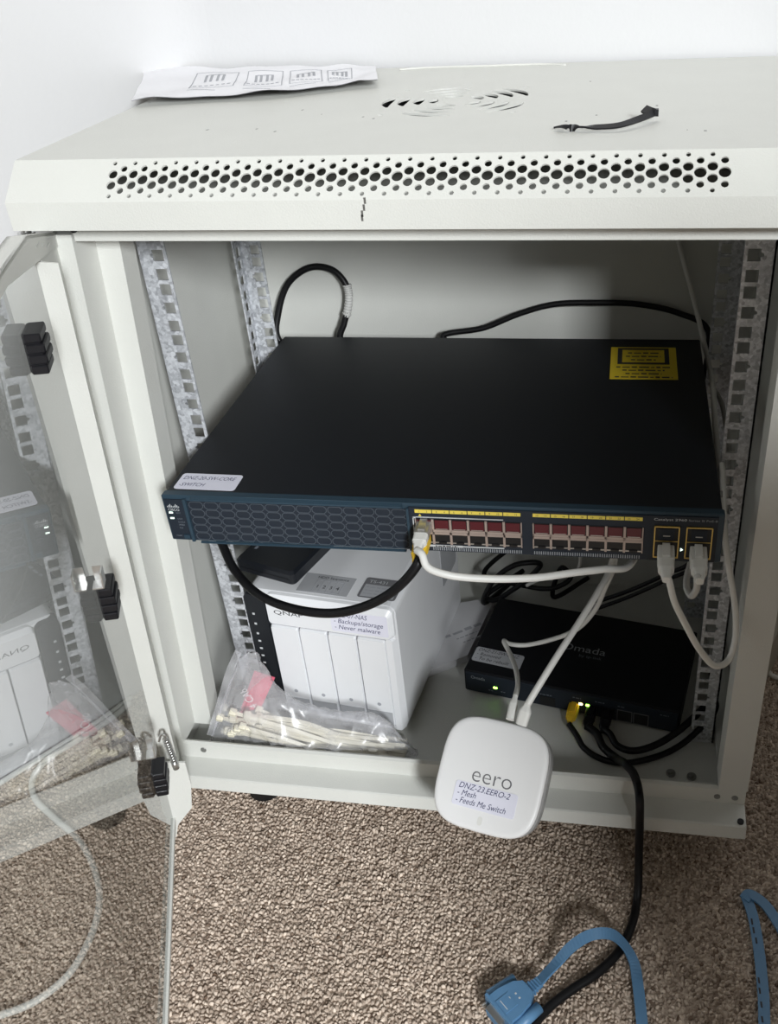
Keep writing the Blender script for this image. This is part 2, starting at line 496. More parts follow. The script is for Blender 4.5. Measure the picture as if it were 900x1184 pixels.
# ------------------------------------------------------------------ the cabinet
cab = thing('network_cabinet', (0, 160, FLOOR), 'light grey metal network cabinet with open glass door standing on carpet', 'cabinet')
HW = 272.0          # half width
YB = 346.0          # back
def plate_with_holes(outline, holes, th, M, seg_min=0):
    """flat plate (2-D outline with 2-D holes) given thickness, placed by matrix M"""
    pts = []; edges = []
    for loop in [outline] + holes:
        b = len(pts); pts += [Vector(p) for p in loop]
        edges += [(b + i, b + (i + 1) % len(loop)) for i in range(len(loop))]
    vs, es, fs, *_ = delaunay_2d_cdt(pts, edges, [], 1, 1e-5)
    H = [np.array(h) for h in holes]
    box = [(h[:, 0].min(), h[:, 0].max(), h[:, 1].min(), h[:, 1].max()) for h in H]
    def inside(p, h):
        c = False; j = len(h) - 1
        for i in range(len(h)):
            if (h[i][1] > p[1]) != (h[j][1] > p[1]) and p[0] < (h[j][0] - h[i][0]) * (p[1] - h[i][1]) / (h[j][1] - h[i][1]) + h[i][0]:
                c = not c
            j = i
        return c
    keep = []
    for f in fs:
        c = sum((vs[i] for i in f), Vector((0, 0))) / len(f)
        if any(b[0] <= c.x <= b[1] and b[2] <= c.y <= b[3] and inside(c, h) for b, h in zip(box, H)):
            continue
        keep.append(tuple(f))
    mb = MB()
    mb.add([M @ Vector((p.x, p.y, 0)) for p in vs], keep)
    mb.add([M @ Vector((p.x, p.y, -th)) for p in vs], [tuple(reversed(f)) for f in keep])
    n = len(vs)
    cnt = {}
    for f in keep:
        for i in range(len(f)):
            e = (f[i], f[(i + 1) % len(f)]); k = tuple(sorted(e)); cnt[k] = None if k in cnt else e
    for e in cnt.values():
        if e: mb.f.append((e[1], e[0], n + e[0], n + e[1])); mb.mi.append(0)
    return mb

CW = 274.2
# top sheet with fan slots
fc = Vector((3, 172)); fan = []
for g in range(5):
    a0 = math.radians(180 + 72 * g)
    for r, half in ((56, 22), (43.5, 23), (31, 24), (19, 25)):
        hw = math.radians(half)
        w0 = 4.2
        arc = [a0 - hw + 2 * hw * i / 10 for i in range(11)]
        out = [(fc.x + (r + w0 * math.sin(math.pi * (i + .6) / 11.2)) * math.cos(t), fc.y + (r + w0 * math.sin(math.pi * (i + .6) / 11.2)) * math.sin(t)) for i, t in enumerate(arc)]
        inn = [(fc.x + (r - w0 * math.sin(math.pi * (i + .6) / 11.2)) * math.cos(t), fc.y + (r - w0 * math.sin(math.pi * (i + .6) / 11.2)) * math.sin(t)) for i, t in enumerate(arc)]
        fan.append(out + inn[::-1])
for a in (45, 135, 225, 315):
    t = math.radians(a); c = (fc.x + 71 * math.cos(t), fc.y + 71 * math.sin(t))
    fan.append([(c[0] + 2.2 * math.cos(k * math.pi / 5), c[1] + 2.2 * math.sin(k * math.pi / 5)) for k in range(10)])
ZT, YF, YL, ZL, ZBt = 632.0, -3.4, -28.2, 610.2, 592.6
Mtop = Matrix.Translation((0, 0, ZT))
top = plate_with_holes([(-CW, YF), (CW, YF), (CW, YB), (-CW, YB)], fan, 1.4, Mtop)
top.build('top_cover', 'paint', cab)
# sloping perforated fascia: hexagonal pattern of tapering holes
P14 = 14.42
ex = Vector((1, 0, 0)); ey = Vector((0, YF - YL, ZT - ZL)).normalized()
L = math.hypot(YF - YL, ZT - ZL)
Ms = frame((0, YL, ZL), ex, ey)
holes = []
for row, (r, ph) in enumerate(((1.5, 0), (2.35, .5), (3.2, 0), (3.75, .5), (3.2, 0), (2.35, .5), (1.5, 0))):
    yy = L - 3.6 - row * P14 / (2 * math.sqrt(3))
    for i in range(28):
        x = -199.8 + (i + ph) * P14
        holes.append([(x + r * math.cos(k * math.pi / 7), yy + r * math.sin(k * math.pi / 7)) for k in range(14)])
plate_with_holes([(-CW, 0), (CW, 0), (CW, L), (-CW, L)], holes, 1.4, Ms).build('perforated_fascia', 'paint', cab)
mb = MB().box(-CW, CW, YL, YL + 1.4, ZBt, ZL)
mb.box(-CW, CW, YL, YL + 7, ZBt - 1.2, ZBt)
for sx in (-1, 1):      # end cheeks of the cover
    mb.loft([[(sx * CW - d * sx, y, z) for y, z in ((YL + .6, ZBt + .2), (YL + .6, ZL), (YF + .4, ZT - .5), (YB - .5, ZT - .5), (YB - .5, ZBt + .2))] for d in (0.3, 1.6)])
mb.build('cover_lip', 'paint', cab)
# dark duct behind the fascia and under the fan slots
mb = MB().box(-HW + 4, HW - 4, 30, YB - 3, 597, 599)
mb.build('inner_roof', 'paint', cab)
mb = MB()
mb.box(-60, 66, 112, 232, 602, 627)
mb.build('fan_housing', 'black_plastic', cab)
# pressed line near the back of the top
mb = MB().tube([(-78, 331, ZT + .3), (-60, 336, ZT + .5), (0, 337, ZT + .5), (60, 336, ZT + .5), (78, 328, ZT + .3)], 1.0, n=6)
mb.build('pressed_rib', 'paint', cab)
# header below the cover
mb = MB().box(-247, HW, -2, 3, 576, 593).box(-247, HW, 3, 26, 576, 578)
mb.build('header', 'paint', cab)
mb = MB()
mb.cyl((-246, -2.2, 585), (-246, 2, 585), 3.2)
mb.build('header_hole', 'black_plastic', cab)
# sides, back, floor plate
MB().box(HW - 1.5, HW, 30, YB, 28, 600).build('side_panel', 'paint', cab)
MB().loft([[(x, 6, z), (x, YB, z), (x + 1.5, YB, z), (x + 1.5, 6, z)] for x, z in ((-298, 26), (-268, 600))]).build('side_panel', 'paint', cab)
MB().box(-294, HW, YB - 1.5, YB, 26, 600).build('back_panel', 'paint', cab)
MB().box(-297, HW, 2, YB, 25, 27).build('floor_plate', 'paint', cab)
# sill with stepped profile
sill = MB()
sill.xprism([(0, 60), (3, 61.5), (6, 60), (6, 27), (0, 27), (-27, 26.4), (-28.4, 27.5), (-25, 39.2), (-23.5, 40.2), (-1, 42.4)], -297, 271)
sill.build('sill', 'paint', cab)
mb = MB()
for u, v in ((829.5, 920.8), (850, 922.5), (235.5, 867)):
    p = px(u, v, y=-0.5); MB().cyl((p[0], .5, p[2]), (p[0], -1.2, p[2]), 3.0).build('rivet', 'dark_steel', cab)
mb = MB(); p = px(856.7, 950, z=41.4); mb.cyl((p[0], p[1], 39), (p[0], p[1], 42.4), 3.0)
mb.build('bolt_hole', 'black_plastic', cab)
# right post
mb = MB().box(246, HW, -0.5, 2, 60, 580).box(246, 248, 2, 26, 60, 580).box(248, 256, 24, 26, 60, 580)
mb.box(254.5, 256, 26, 80, 60, 580).box(HW - 1.5, HW, 2, 34, 60, 580)
mb.build('post', 'paint', cab)
# left post: leans a little outwards towards the bottom
def leanbox(mb, xt0, xt1, xb0, xb1, y0, y1, zb=58, zt=580):
    mb.loft([[(xb0, y0, zb), (xb1, y0, zb), (xb1, y1, zb), (xb0, y1, zb)], [(xt0, y0, zt), (xt1, y0, zt), (xt1, y1, zt), (xt0, y1, zt)]])
mb = MB()
leanbox(mb, -266, -250, -294.5, -284.5, -0.5, 2)
leanbox(mb, -251.5, -250, -286, -284.5, 2, 30)
leanbox(mb, -251.5, -231, -288, -266, 30, 32)
leanbox(mb, -232.5, -231, -267.5, -266, 32, 52)
mb.build('post', 'paint', cab)

# mounting rails: folded angle with three square holes per unit, the middle one notched
ZN = 537.07; U = 44.45
def rail_plate(wide, z0, z1, inner_off, notch_dir):
    """plate in (s,z): s=0 the inner edge, s=wide the outer edge; hole centre at inner_off"""
    hs = []
    for k in range(-1, 12):
        for dz, notched in ((15.875, False), (0, True), (-15.875, False)):
            zc = ZN - k * U + dz
            if zc - 6 < z0 or zc + 6 > z1: continue
            h = 4.75; s = inner_off
            if notched:
                hs.append([(s - h, zc - h), (s + h, zc - h), (s + h, zc - 2), (s + h + 2.2, zc - 1), (s + h + 2.2, zc + 1), (s + h, zc + 2), (s + h, zc + h), (s - h, zc + h)])
            else:
                hs.append([(s - h, zc - h), (s + h, zc - h), (s + h, zc + h), (s - h, zc + h)])
    return [(0, z0), (wide, z0), (wide, z1), (0, z1)], hs

def rail(sx, y, flange_dir, z0=30, z1=576):
    out, hs = rail_plate(23, z0, z1, 7.4, 1)
    M = frame((sx * 225.2, y, 0), (sx, 0, 0), (0, 0, 1))
    mb = plate_with_holes(out, hs, 1.6, M)
    out2, hs2 = rail_plate(20, z0, z1, 11, 1)
    M2 = frame((sx * 248.2, y, 0), (0, flange_dir, 0), (0, 0, 1))
    m2 = plate_with_holes(out2, hs2, 1.6, M2)
    mb.add(m2.v, m2.f)
    mb.build('mounting_rail', 'galvanised', cab)
rail(-1, 85.3, 1); rail(1, 85.3, 1)
rail(-1, 284.5, -1); rail(1, 284.5, -1)
# rail support bars
for sx in (-1, 1):
    for z in (34, 566):
        a, b = sorted((sx * 250, sx * 270)); MB().box(a, b, 60, 320, z, z + 10).build('rail_bar', 'paint', cab)
for u, v in ((776, 894), (800, 898)):
    p = px(u, v, z=28); MB().cyl((p[0], p[1], 26.8), (p[0], p[1], 29.2), 4.6).cyl((p[0], p[1], 29.1), (p[0], p[1], 31), 2.3).build('floor_screw', 'dark_steel', cab)
# arms that carry the switch
for x0 in (-224, 196):
    MB().box(x0, x0 + 28, 150, 284, 325.5, 327.5).box(x0 if x0 < 0 else x0 + 26, (x0 if x0 < 0 else x0 + 26) + 2, 150, 284, 318, 327).build('support_arm', 'galvanised', cab)
# feet
for x in (-222, 215):
    for y in ((30 if x < 0 else 110), 300):
        f = MB()
        f.cyl((x, y, 26), (x, y, 12), 9, 9)
        f.cyl((x, y, 12), (x, y, FLOOR + 2), 16, 19); f.cyl((x, y, FLOOR + 2), (x, y, FLOOR), 19, 17)
        f.build('foot', 'rubber', cab)

# ---- the glass door, hinged on the left post and standing open
th, ti, off = 0.38, -0.05, -276.07
dn = Vector((math.cos(th) * math.cos(ti), math.sin(th) * math.cos(ti), math.sin(ti)))
dw = Vector((math.sin(th), -math.cos(th), 0))
dh = dn.cross(dw); dh = dh if dh.z > 0 else -dh
DO = Vector(((off - dn.y * -20 - dn.z * 26) / dn.x, -20, 26))
MD = Matrix((dw, dh, dn)).transposed().to_4x4(); MD.translation = DO      # local: x along the door, y up, z towards the inside
if MD.determinant() < 0: pass
st = MB()
st.prism([(-16, -20), (20, 0), (52, 20), (52, 566), (-16, 549)], -1, 3.0, MD)
st.box(-18, -16, 4, 548, -8, 3.0, MD)
st.loft([[MD @ Vector(p) for p in ((54.5, z, 0), (56.5, z, 0), (63, z, 15), (61, z, 15))] for z in (62, 556)])
door = st.build('door', 'paint', cab, label='hinged door, open')
pane = MB()
PO = [(20, 24), (505, 24), (505, 588), (140, 578), (20, 555)]
vs = [MD @ Vector((a, b, 0)) for a, b in PO] + [MD @ Vector((a, b, -4)) for a, b in PO]
pane.use(0).add(vs, [(0, 1, 2, 3, 4)]); pane.f.append((9, 8, 7, 6, 5)); pane.mi.append(1)
for q in range(5): pane.f.append((q, 5 + q, 5 + (q + 1) % 5, (q + 1) % 5)); pane.mi.append(2)
pane.build('glass_pane', ['glass_front', 'glass_back', 'glass_edge'], door, label='clear glass pane')
# edge strips and corner brackets
for h0, h1 in ((19, 24),):
    MB().box(60, 505, h0, h1, -6, 2, MD).build('edge_strip', 'paint', door)
def dpx(u, v, t=0.0):
    r = ray(u, v); k = (off + t - np.dot(dn, CAM)) / np.dot(dn, r); P = Vector(CAM + r * k) - DO
    return P.dot(dw), P.dot(dh)
def wpx(u, v, w):
    r = ray(u, v); k = (w - np.dot(dw, CAM - np.array(DO))) / np.dot(dw, r); P = Vector(CAM + r * k) - DO
    return P.dot(dn), P.dot(dh)
BB = [wpx(u, v, 66) for u, v in ((176, 880), (214, 880), (221, 905), (222, 932), (206, 952), (204, 966), (198, 966), (197, 952), (188, 936))]
MB().loft([[MD @ Vector((w, h, t)) for t, h in BB] for w in (66, 68)]).build('corner_bracket', 'paint', door)
TB = [(-16, 546), (-16, 555), (80, 580), (143, 583), (500, 593), (500, 580), (158, 574), (34, 554)]
MB().prism(TB, 2.0, 4.0, MD).prism(TB, -8, -5, MD).prism([(-16, 553), (-16, 555), (80, 580), (143, 583), (500, 593), (500, 591), (143, 581), (80, 578)], -8, 4, MD).build('top_bracket', 'paint', door)
mb = MB()
for w, h in ((22, 557), (36, 562), (52, 567)):
    mb.box(w, w + 9, h, h + 1.2, 4, 4.4, MD)
mb.build('bracket_slot', 'steel', door)
# hinge pins
hp = px(31, 271, z=585)
MB().cyl((hp[0], hp[1], 583), (hp[0], hp[1], 586.5), 6.0).cyl((hp[0], hp[1], 586.5), (hp[0], hp[1], 589.5), 3.6).cyl((hp[0], hp[1], 574), (hp[0], hp[1], 583), 3.6).build('hinge_pin', 'steel', door)
def wpt(u, v, w):
    t, h = wpx(u, v, w); return MD @ Vector((w, h, t))
p0 = wpt(190, 851, 74); p1 = wpt(204, 888, 74)
mb = MB()
d = (p1 - p0); a = d.orthogonal().normalized(); b = d.normalized().cross(a)
q = wpt(184, 857, 72)
mb.tube([q, p0 + (q - p0) * .4 + dh * 4, p0 + dh * 2, p0 + d * .2], 1.1)
N = 150; sp = []
for i in range(N):
    t = 0.08 + 0.72 * i / N; an = 2 * math.pi * 10 * i / N
    sp.append(p0 + d * t + (a * math.cos(an) + b * math.sin(an)) * 2.2)
mb.tube(sp, .75, n=6, raw=True)
mb.cyl(p0 + d * .78, p1, 3.0, 3.0)
mb.build('hinge_spring', 'steel', door)
# black clips that hold the pane
for (u, v, hh) in ((50, 402, 27), (131, 690, 29), (190, 898, 28)):
    r = ray(u, v)
    k = (off + 9 - np.dot(dn, CAM)) / np.dot(dn, r); P = Vector(CAM + r * k) - DO
    w, h = P.dot(dw), P.dot(dh)
    c = MB()
    for i in range(4):
        h0 = h - hh / 2 + i * hh / 4
        c.box(w - 12, w + 9, h0, h0 + hh / 4 - 1.2, 1, 12 - (1 if i in (0, 3) else 0), MD, bev=.7)
    c.box(w - 12, w + 7, h - hh / 2, h + hh / 2 - 1.5, 0, 10, MD, bev=.7)
    c.build('pane_clip', 'black_plastic', door, label='ribbed black clip')
for (u, v) in ((118, 668), (178, 866)):
    r = ray(u, v); k = (off + 9 - np.dot(dn, CAM)) / np.dot(dn, r); P = Vector(CAM + r * k) - DO
    w, h = P.dot(dw), P.dot(dh)
    MB().box(w - 5, w + 5, h - 6, h + 7, 9, 10, MD).box(w - 5, w + 5, h - 6, h - 5, 2, 10, MD).box(w - 5.8, w - 5, h - 6, h + 7, 3, 10, MD).build('clip_bracket', 'steel', door)

# ------------------------------------------------------------------ network switch
SX, SY, SZ = -1.65, -18.96, 330.6
SD = 324.0
sw = thing('network_switch', (SX, SY, SZ), 'flat black rack switch with blue bezel and rows of ports, across the cabinet', 'network switch', rot=(0.002, -0.005, 0.005), local=True)
b = MB().box(-221, 221, 4, SD, 0.6, 44, bev=0.8)
b.build('body', 'switch_body', sw)
# bezel: frame with raised shoulders
bz = MB()
bz.box(-222.5, 222.5, 1.5, 10, 0, 44.4, bev=1.0)
bz.build('bezel', 'switch_bezel', sw)
MB().box(-220.5, -204, 0.6, 2, 2, 41).build('status_panel', 'switch_face', sw)
MB().box(-17, 218, 0.2, 2, 1.2, 42).build('port_panel', 'switch_face', sw)
g = MB().box(-201, -19, 0.9, 2, 2.0, 39.5)
grille = g.build('grille', 'switch_face', sw)
mb = MB().xprism([(0, 40.5), (-1.6, 41.5), (-1.6, 43), (1.5, 44.2), (2, 40.5)], -196, -22).xprism([(0, 1.6), (-1.6, 1), (-1.6, 0), (2, 0)], -196, -22)
mb.box(-203.5, -201, -1.2, 2, 1, 42); mb.box(-19, -17, -1.0, 2, 1, 41)
mb.build('bezel_ridge', 'switch_bezel', sw)
# honeycomb cells of the grille
def cell():
    w, h, c, t = 6.0, 3.5, 1.9, 0.28
    o = [(-w + c, h), (w - c, h), (w, h - c), (w, -h + c), (w - c, -h), (-w + c, -h), (-w, -h + c), (-w, h - c)]
    i = [(x * (1 - t / w * 1.6), y * (1 - t / h * 1.6)) for x, y in o]
    m = MB(); n = 8
    vs = [(x, 0.9, z) for x, z in o] + [(x, 0.9, z) for x, z in i] + [(x, 0.45, z) for x, z in o] + [(x, 0.45, z) for x, z in i]
    fs = []
    for k in range(n):
        j = (k + 1) % n
        fs += [(2 * n + k, 2 * n + j, 3 * n + j, 3 * n + k), (k, j, 2 * n + j, 2 * n + k), (n + k, n + j, 3 * n + j, 3 * n + k)]
    m.add(vs, fs)
    for sx in (-1, 1):
        m.box(sx * 6.3 - .4, sx * 6.3 + .4, 0.5, 0.9, -.16, .16)
    return m
c0 = None
for r in range(5):
    for k in range(14):
        x = -193.5 + k * 12.95; z = 36.0 - r * 7.55
        if c0 is None:
            c0 = cell().build('grille_cell', 'grille_line', grille); c0.location = (x * .001, 0, z * .001)
        else:
            child_copy(c0, grille, (x, 0, z))
# ports
def port(upper):
    m = MB(); w, h = 14.0, 11.6
    m.use(0)
    for a in ((-w / 2, -w / 2 + .9, -h / 2, h / 2), (w / 2 - .9, w / 2, -h / 2, h / 2)): m.box(a[0], a[1], -0.9, 0.3, a[2], a[3])
    zz = (-h / 2, -h / 2 + 2.2) if upper else (h / 2 - 2.2, h / 2)
    m.box(-w / 2, w / 2, -0.9, 0.3, *zz)
    m.use(1)
    m.box(-w / 2 + .9, w / 2 - .9, -0.1, 0.25, -h / 2, h / 2)
    if upper:
        m.use(2)
        m.xprism([(-0.3, 5.0), (-0.3, -3.2), (-1.0, -3.2), (-0.6, 5.0)], -5.4, 5.4)
        m.use(3); m.box(-4.6, 4.6, -1.2, -0.5, -2.9, -2.4)
    else:
        m.use(3); m.box(-6.0, -3.2, -0.9, -0.1, -4.6, -3.7); m.box(3.2, 6.0, -0.9, -0.1, -4.6, -3.7)
        m.use(1); m.box(-2.4, 2.4, -0.9, -0.1, -5.8, -3.4)
    return m
pu = pl_ = None
for blk, x0 in ((0, -12.6), (1, 79.7)):
    for i in range(6):
        x = x0 + 7 + 14.0 * i
        for up in (True, False):
            z = (26.0 if up else 14.2) - 0.004 * (x)
            src = pu if up else pl_
            if src is None:
                src = port(up).build('port', ['port_tan', 'socket_black', 'maroon', 'contact_silver'], sw)
                src.location = (x * .001, 0, z * .001)
                if up: pu = src
                else: pl_ = src
            else:
                child_copy(src, sw, (x, 0, z))
# yellow number strips
for blk, x0 in ((0, -12.2), (1, 79.9)):
    for i in range(6):
        x = x0 + 13.9 * i
        s = MB().box(x, x + 13.2, -0.1, 0.3, 37.2, 40.2).build('number_strip', 'yellow', sw)
        for k in (0, 1):
            n = blk * 12 + i * 2 + 1 + k
            text(str(n), s, (x + (3.2 if k == 0 else 9.6), -0.1, 37.9), (1, 0, 0), (0, 0, 1), 2.3, 'ink_black', name='number', align='CENTER')
m = MB().use(0)
m.box(-14.4, 57, -0.15, 0.2, 32.9, 33.6).box(-14.4, -13.6, -0.15, 0.2, 8, 33.6)
m.box(-14.4, -12, -0.15, 0.2, 32, 33.6)
m.box(-4, 24, -0.15, 0.2, 5.4, 7.2).box(24, 57, -0.15, 0.2, 5.8, 6.9)
m.build('port_outline', 'print_light', sw)
print_line(sw, (2, -0.15, 5.7), (1, 0, 0), (0, 0, 1), 18, 1.6, 'ink_black')
m = MB()
x = 0.0
while x < 162:
    if not (70 < x < 80): m.box(x, x + 0.75, -0.1, 0.25, 2.0, 5.0)
    x += 1.75
m.build('vent_slots', 'print_grey', sw)
# two dual uplink cages
for xa, xb in ((171.6, 190.4), (195.2, 214.6)):
    m = MB().use(0)
    t = 0.8
    m.box(xa, xb, -1.2, 0.3, 33.4 - t, 33.4).box(xa, xb, -1.2, 0.3, 4.6, 4.6 + t).box(xa, xa + t, -1.2, 0.3, 4.6, 33.4).box(xb - t, xb, -1.2, 0.3, 4.6, 33.4)
    m.box(xa + t, xb - t, -0.6, 0.3, 19.4, 19.9)
    m.use(1).box(xa + t, xb - t, -0.2, 0.3, 4.6 + t, 33.4 - t)
    m.use(2).box((xa + xb) / 2 - 5.8, (xa + xb) / 2 + 5.8, -0.7, 0, 21.4, 31)
    m.use(3).box((xa + xb) / 2 - 2.6, (xa + xb) / 2 + 2.6, -1.0, -0.6, 24.4, 25.2)
    m.build('uplink_port', ['gold_metal', 'socket_black', 'switch_face', 'contact_silver'], sw)
MB().prism([(0, 1.4), (0, -1.4), (2.0, 0)], 0, .3, frame((191.9, 0, 12.2), (1, 0, 0), (0, 0, 1))).build('uplink_led', 'led_white', sw)
MB().prism([(-1.2, 0), (1.2, 0), (0, 1.9)], 0, .3, frame((-8.3, 0, 34.4), (1, 0, 0), (0, 0, 1))).build('port_mark', 'yellow', sw)
FX, FZ = (1, 0, 0), (0, 0, 1)
text('Catalyst 2960', sw, (170.8, 0.1, 38.2), FX, FZ, 2.9, 'print_light', width=24)
text('Series SI PoE-8', sw, (196.2, 0.1, 38.2), FX, FZ, 2.6, 'print_grey', width=21)
text('CISCO', sw, (-218.5, 0.5, 30.0), FX, FZ, 3.4, 'print_light', width=9.5)
m = MB()
for i, h in enumerate((1, 2, 3, 1.6, 1, 1.6, 3, 2, 1)):
    x = -218.6 + i * 1.2; m.box(x, x + .5, 0.3, 0.6, 33.4, 33.4 + h)
m.build('bridge_logo', 'print_light', sw)
for z, w in ((27.6, 3.2), (22.2, 3.2)):
    MB().box(-218.4, -218.4 + w, 0.2, 0.6, z, z + 1.3).build('status_led', 'led_white', sw)
for s_, z in (('SYST', 27.4), ('STAT', 21.6), ('DUPLX', 18.6), ('SPEED', 15.8), ('PoE', 12.8)):
    text(s_, sw, (-212.4, 0.5, z), FX, FZ, 1.9, 'print_dim')
text('MODE', sw, (-217, 0.5, 5), FX, FZ, 1.7, 'print_dim')
MB().box(-210, -205, -0.6, 1, 3.4, 7).build('mode_button', 'switch_bezel', sw)
# stickers on the lid
EX, EY = (1, 0, 0), (0, 1, 0)
sticker(sw, (-216.5, 12.2, 44.05), (1, -0.012, 0), (0, 1, 0), 53, 24, ['DNZ-20-SW-CORE', '-SWITCH'], 7.2, label='white handwritten sticker', widths=(.86, .42))
ws = MB().box(132.2, 196, 229, 302.5, 44.0, 44.3).build('warning_sticker', 'warning_yellow', sw, label='yellow warning sticker')
M = MB()
M.box(139, 189, 262, 266, 44.3, 44.45).box(139, 189, 296, 300, 44.3, 44.45).box(139, 143.5, 262, 300, 44.3, 44.45).box(184.5, 189, 262, 300, 44.3, 44.45)
M.build('warning_frame', 'ink_black', ws)
for y, wd, xx in ((287, 30, 149), (279, 34, 147), (271, 24, 152), (254, 52, 138), (247, 40, 144), (239.5, 34, 147), (232, 54, 137)):
    print_line(ws, (xx, y, 44.3), EX, EY, wd, 4.0, 'ink_black')
# mounting ears on the lid edge
MB().cyl((-219, 8, 40), (-223, 8, 40), 2.2).cyl((219, 40, 38), (223.5, 40, 38), 2.6).cyl((219, 40, 18), (223.5, 40, 18), 2.6).build('side_screw', 'dark_steel', sw)

# ------------------------------------------------------------------ storage unit (four drive bays)
NP = (-67.47, 67.67, 27.0); NY = -0.1103
nas = thing('storage_unit', NP, 'white four-bay storage box with black side strip on the cabinet floor', 'storage unit', rot=(0, 0, NY), local=True)
H = 168.0
b = MB()
def rr_x(y, z0, z1, x0, x1, r):     # ring in the x/z plane at depth y
    return [(a, y, c) for a, c in rrect(x0, x1, z0, z1, r, 4)]
b.loft([rr_x(2.0, 5, H - 2, -158, -2, 8), rr_x(6, 3, H, -160, 0, 9), rr_x(213, 3, H, -160, 0, 9), rr_x(219, 6, H - 3, -157, -3, 9)], smooth=False)
b.build('case', 'nas_white', nas)
MB().loft([rr_x(-3.0, 4, H - 2.5, -159, -137, 5), rr_x(8, 3.5, H - .5, -160.4, -136.5, 5)]).build('indicator_strip', 'drive_black', nas, label='black strip with indicator lamps')
fp = MB()
fp.loft([rr_x(-3.5, 132, H - 6, -135, -5, 4), rr_x(1, 130.5, H - 1, -136.3, -1.5, 6), rr_x(5, 130.5, H - .5, -136.3, -1, 6)])
fp.loft([rr_x(-2.5, 6, 131, -11, -4, 2.5), rr_x(4, 5, 131, -12, -1, 2.5)])
fp.box(-136.3, -5, -1.5, 4, 4, 9.5, bev=1)
fp.box(-136.3, -11, 1.5, 4, 5, 131)
fp.build('front_frame', ['nas_white'], nas)
bays = []
for i in range(4):
    x0 = -135.2 + i * 31.3
    d = MB()
    d.loft([rr_x(-3.4, 11.5, 127.5, x0 + .8, x0 + 29.0, 1.5), rr_x(-1.0, 10.6, 128.6, x0 + .1, x0 + 29.7, 1.5), rr_x(3, 10.6, 128.6, x0 + .1, x0 + 29.7, 1.5)])
    bay = d.build('drive_tray', 'nas_white', nas)
    MB().box(x0 + 1.2, x0 + 28.6, -3.9, -3.2, 12, 31).build('tray_latch', 'label_grey', bay)
    mk = MB()
    c = x0 + 15
    mk.loft([[(c + 2.2 * math.cos(t * math.pi / 4), -3.7, 41 + 2.2 * math.sin(t * math.pi / 4)) for t in range(8)], [(c + 2.2 * math.cos(t * math.pi / 4), -3.3, 41 + 2.2 * math.sin(t * math.pi / 4)) for t in range(8)]])
    mk.build('tray_mark', 'ink_faint', bay)
    g_ = MB().box(x0 + 29.7, x0 + 31.3, 0.8, 1.6, 10, 129).build('tray_groove', 'nas_groove', nas)
MB().box(-136, -11, -0.5, 1.8, 129, 130.4).build('front_groove', 'nas_groove', nas)
text('QNAP', nas, (-128, -3.5, 145.5), FX, FZ, 7.5, 'ink_black', width=32)
for i, z in enumerate((140, 127, 114, 104, 94, 84, 74)):
    s_ = 1.5 if i < 3 else 1.8
    MB().box(-152.6, -152.6 + s_ * 1.7, -3.3, -2.7, z, z + s_ * (1.6 if i < 3 else 1.2)).build('indicator_lamp', 'print_light', nas)
sticker(nas, (-66, -3.5, 134.5), (1, 0, 0.01), (0, 0, 1), 60, 26, ['DNZ-07-NAS', '- Backups/storage', '- Never malware'], 8.2, label='white handwritten sticker', widths=(.6, .86, .8), r=2)
# printed labels on top
lb = MB().box(-106, -52, 10, 40, H, H + .3).build('printed_label', 'label_grey', nas)
text('HDD Sequence', lb, (-92, 33.5, H + .3), EX, EY, 5.0, 'ink_black', width=33)
m = MB()
for i in range(5):
    x = -91 + i * 7.2; m.box(x, x + .6, 12.5, 31, H + .3, H + .42)
for y in (12.5, 30.4): m.box(-91, -61.6, y, y + .6, H + .3, H + .42)
m.build('bay_diagram', 'ink_faint', lb)
for i in range(4): text(str(i + 1), lb, (-88.6 + i * 7.2, 18, H + .3), EX, EY, 7, 'ink_black')
lb = MB().prism(rrect(-42.5, -3, 13, 45, 3), H, H + .3).build('model_label', 'label_dark', nas)
MB().box(-40, -5.5, 15, 34, H + .3, H + .4).build('label_field', 'label_grey', lb)
text('TS-431', lb, (-38, 36.5, H + .3), EX, EY, 6.5, 'print_light', width=19)
for i, w in enumerate((28, 24, 26)):
    print_line(lb, (-38, 28.5 - 5 * i, H + .4), EX, EY, w, 3.0, 'ink_faint')
# embossed recess on the right side near the back
MB().prism(rrect(150, 205, 80, 150, 6), 0, .5, frame((0.0, 0, 0), (0, 1, 0), (0, 0, 1))).build('side_badge', 'label_grey', nas)
MB().box(-150, -10, 10, 205, 0, 4).build('foot_pad', 'rubber', nas)

# small black drive on top of it
def nl(x, y, z):
    c, s_ = math.cos(NY), math.sin(NY)
    return (NP[0] + c * x - s_ * y, NP[1] + s_ * x + c * y, NP[2] + z)
dr = thing('external_drive', nl(-109.6, 15.4, H), 'slim black plastic drive lying on top of the white storage box', 'hard drive', rot=(0, 0, NY - 0.184), local=True)
b = MB()
b.loft([[(x, y, z) for x, y in rrect(-72 + i, 0 - i, 0 + i, 112 - i, 5, 4)] for z, i in ((0, 1.5), (2, 0), (13, 0), (16, 2.5))])
b.build('shell', 'drive_black', dr)
b = MB(); b.box(-66, -5, -0.3, 1, 7, 7.6); b.build('seam', 'socket_black', dr)
print_line(dr, (-60, 22, 16), (0, 1, 0), (-1, 0, 0), 30, 5, 'print_dim')

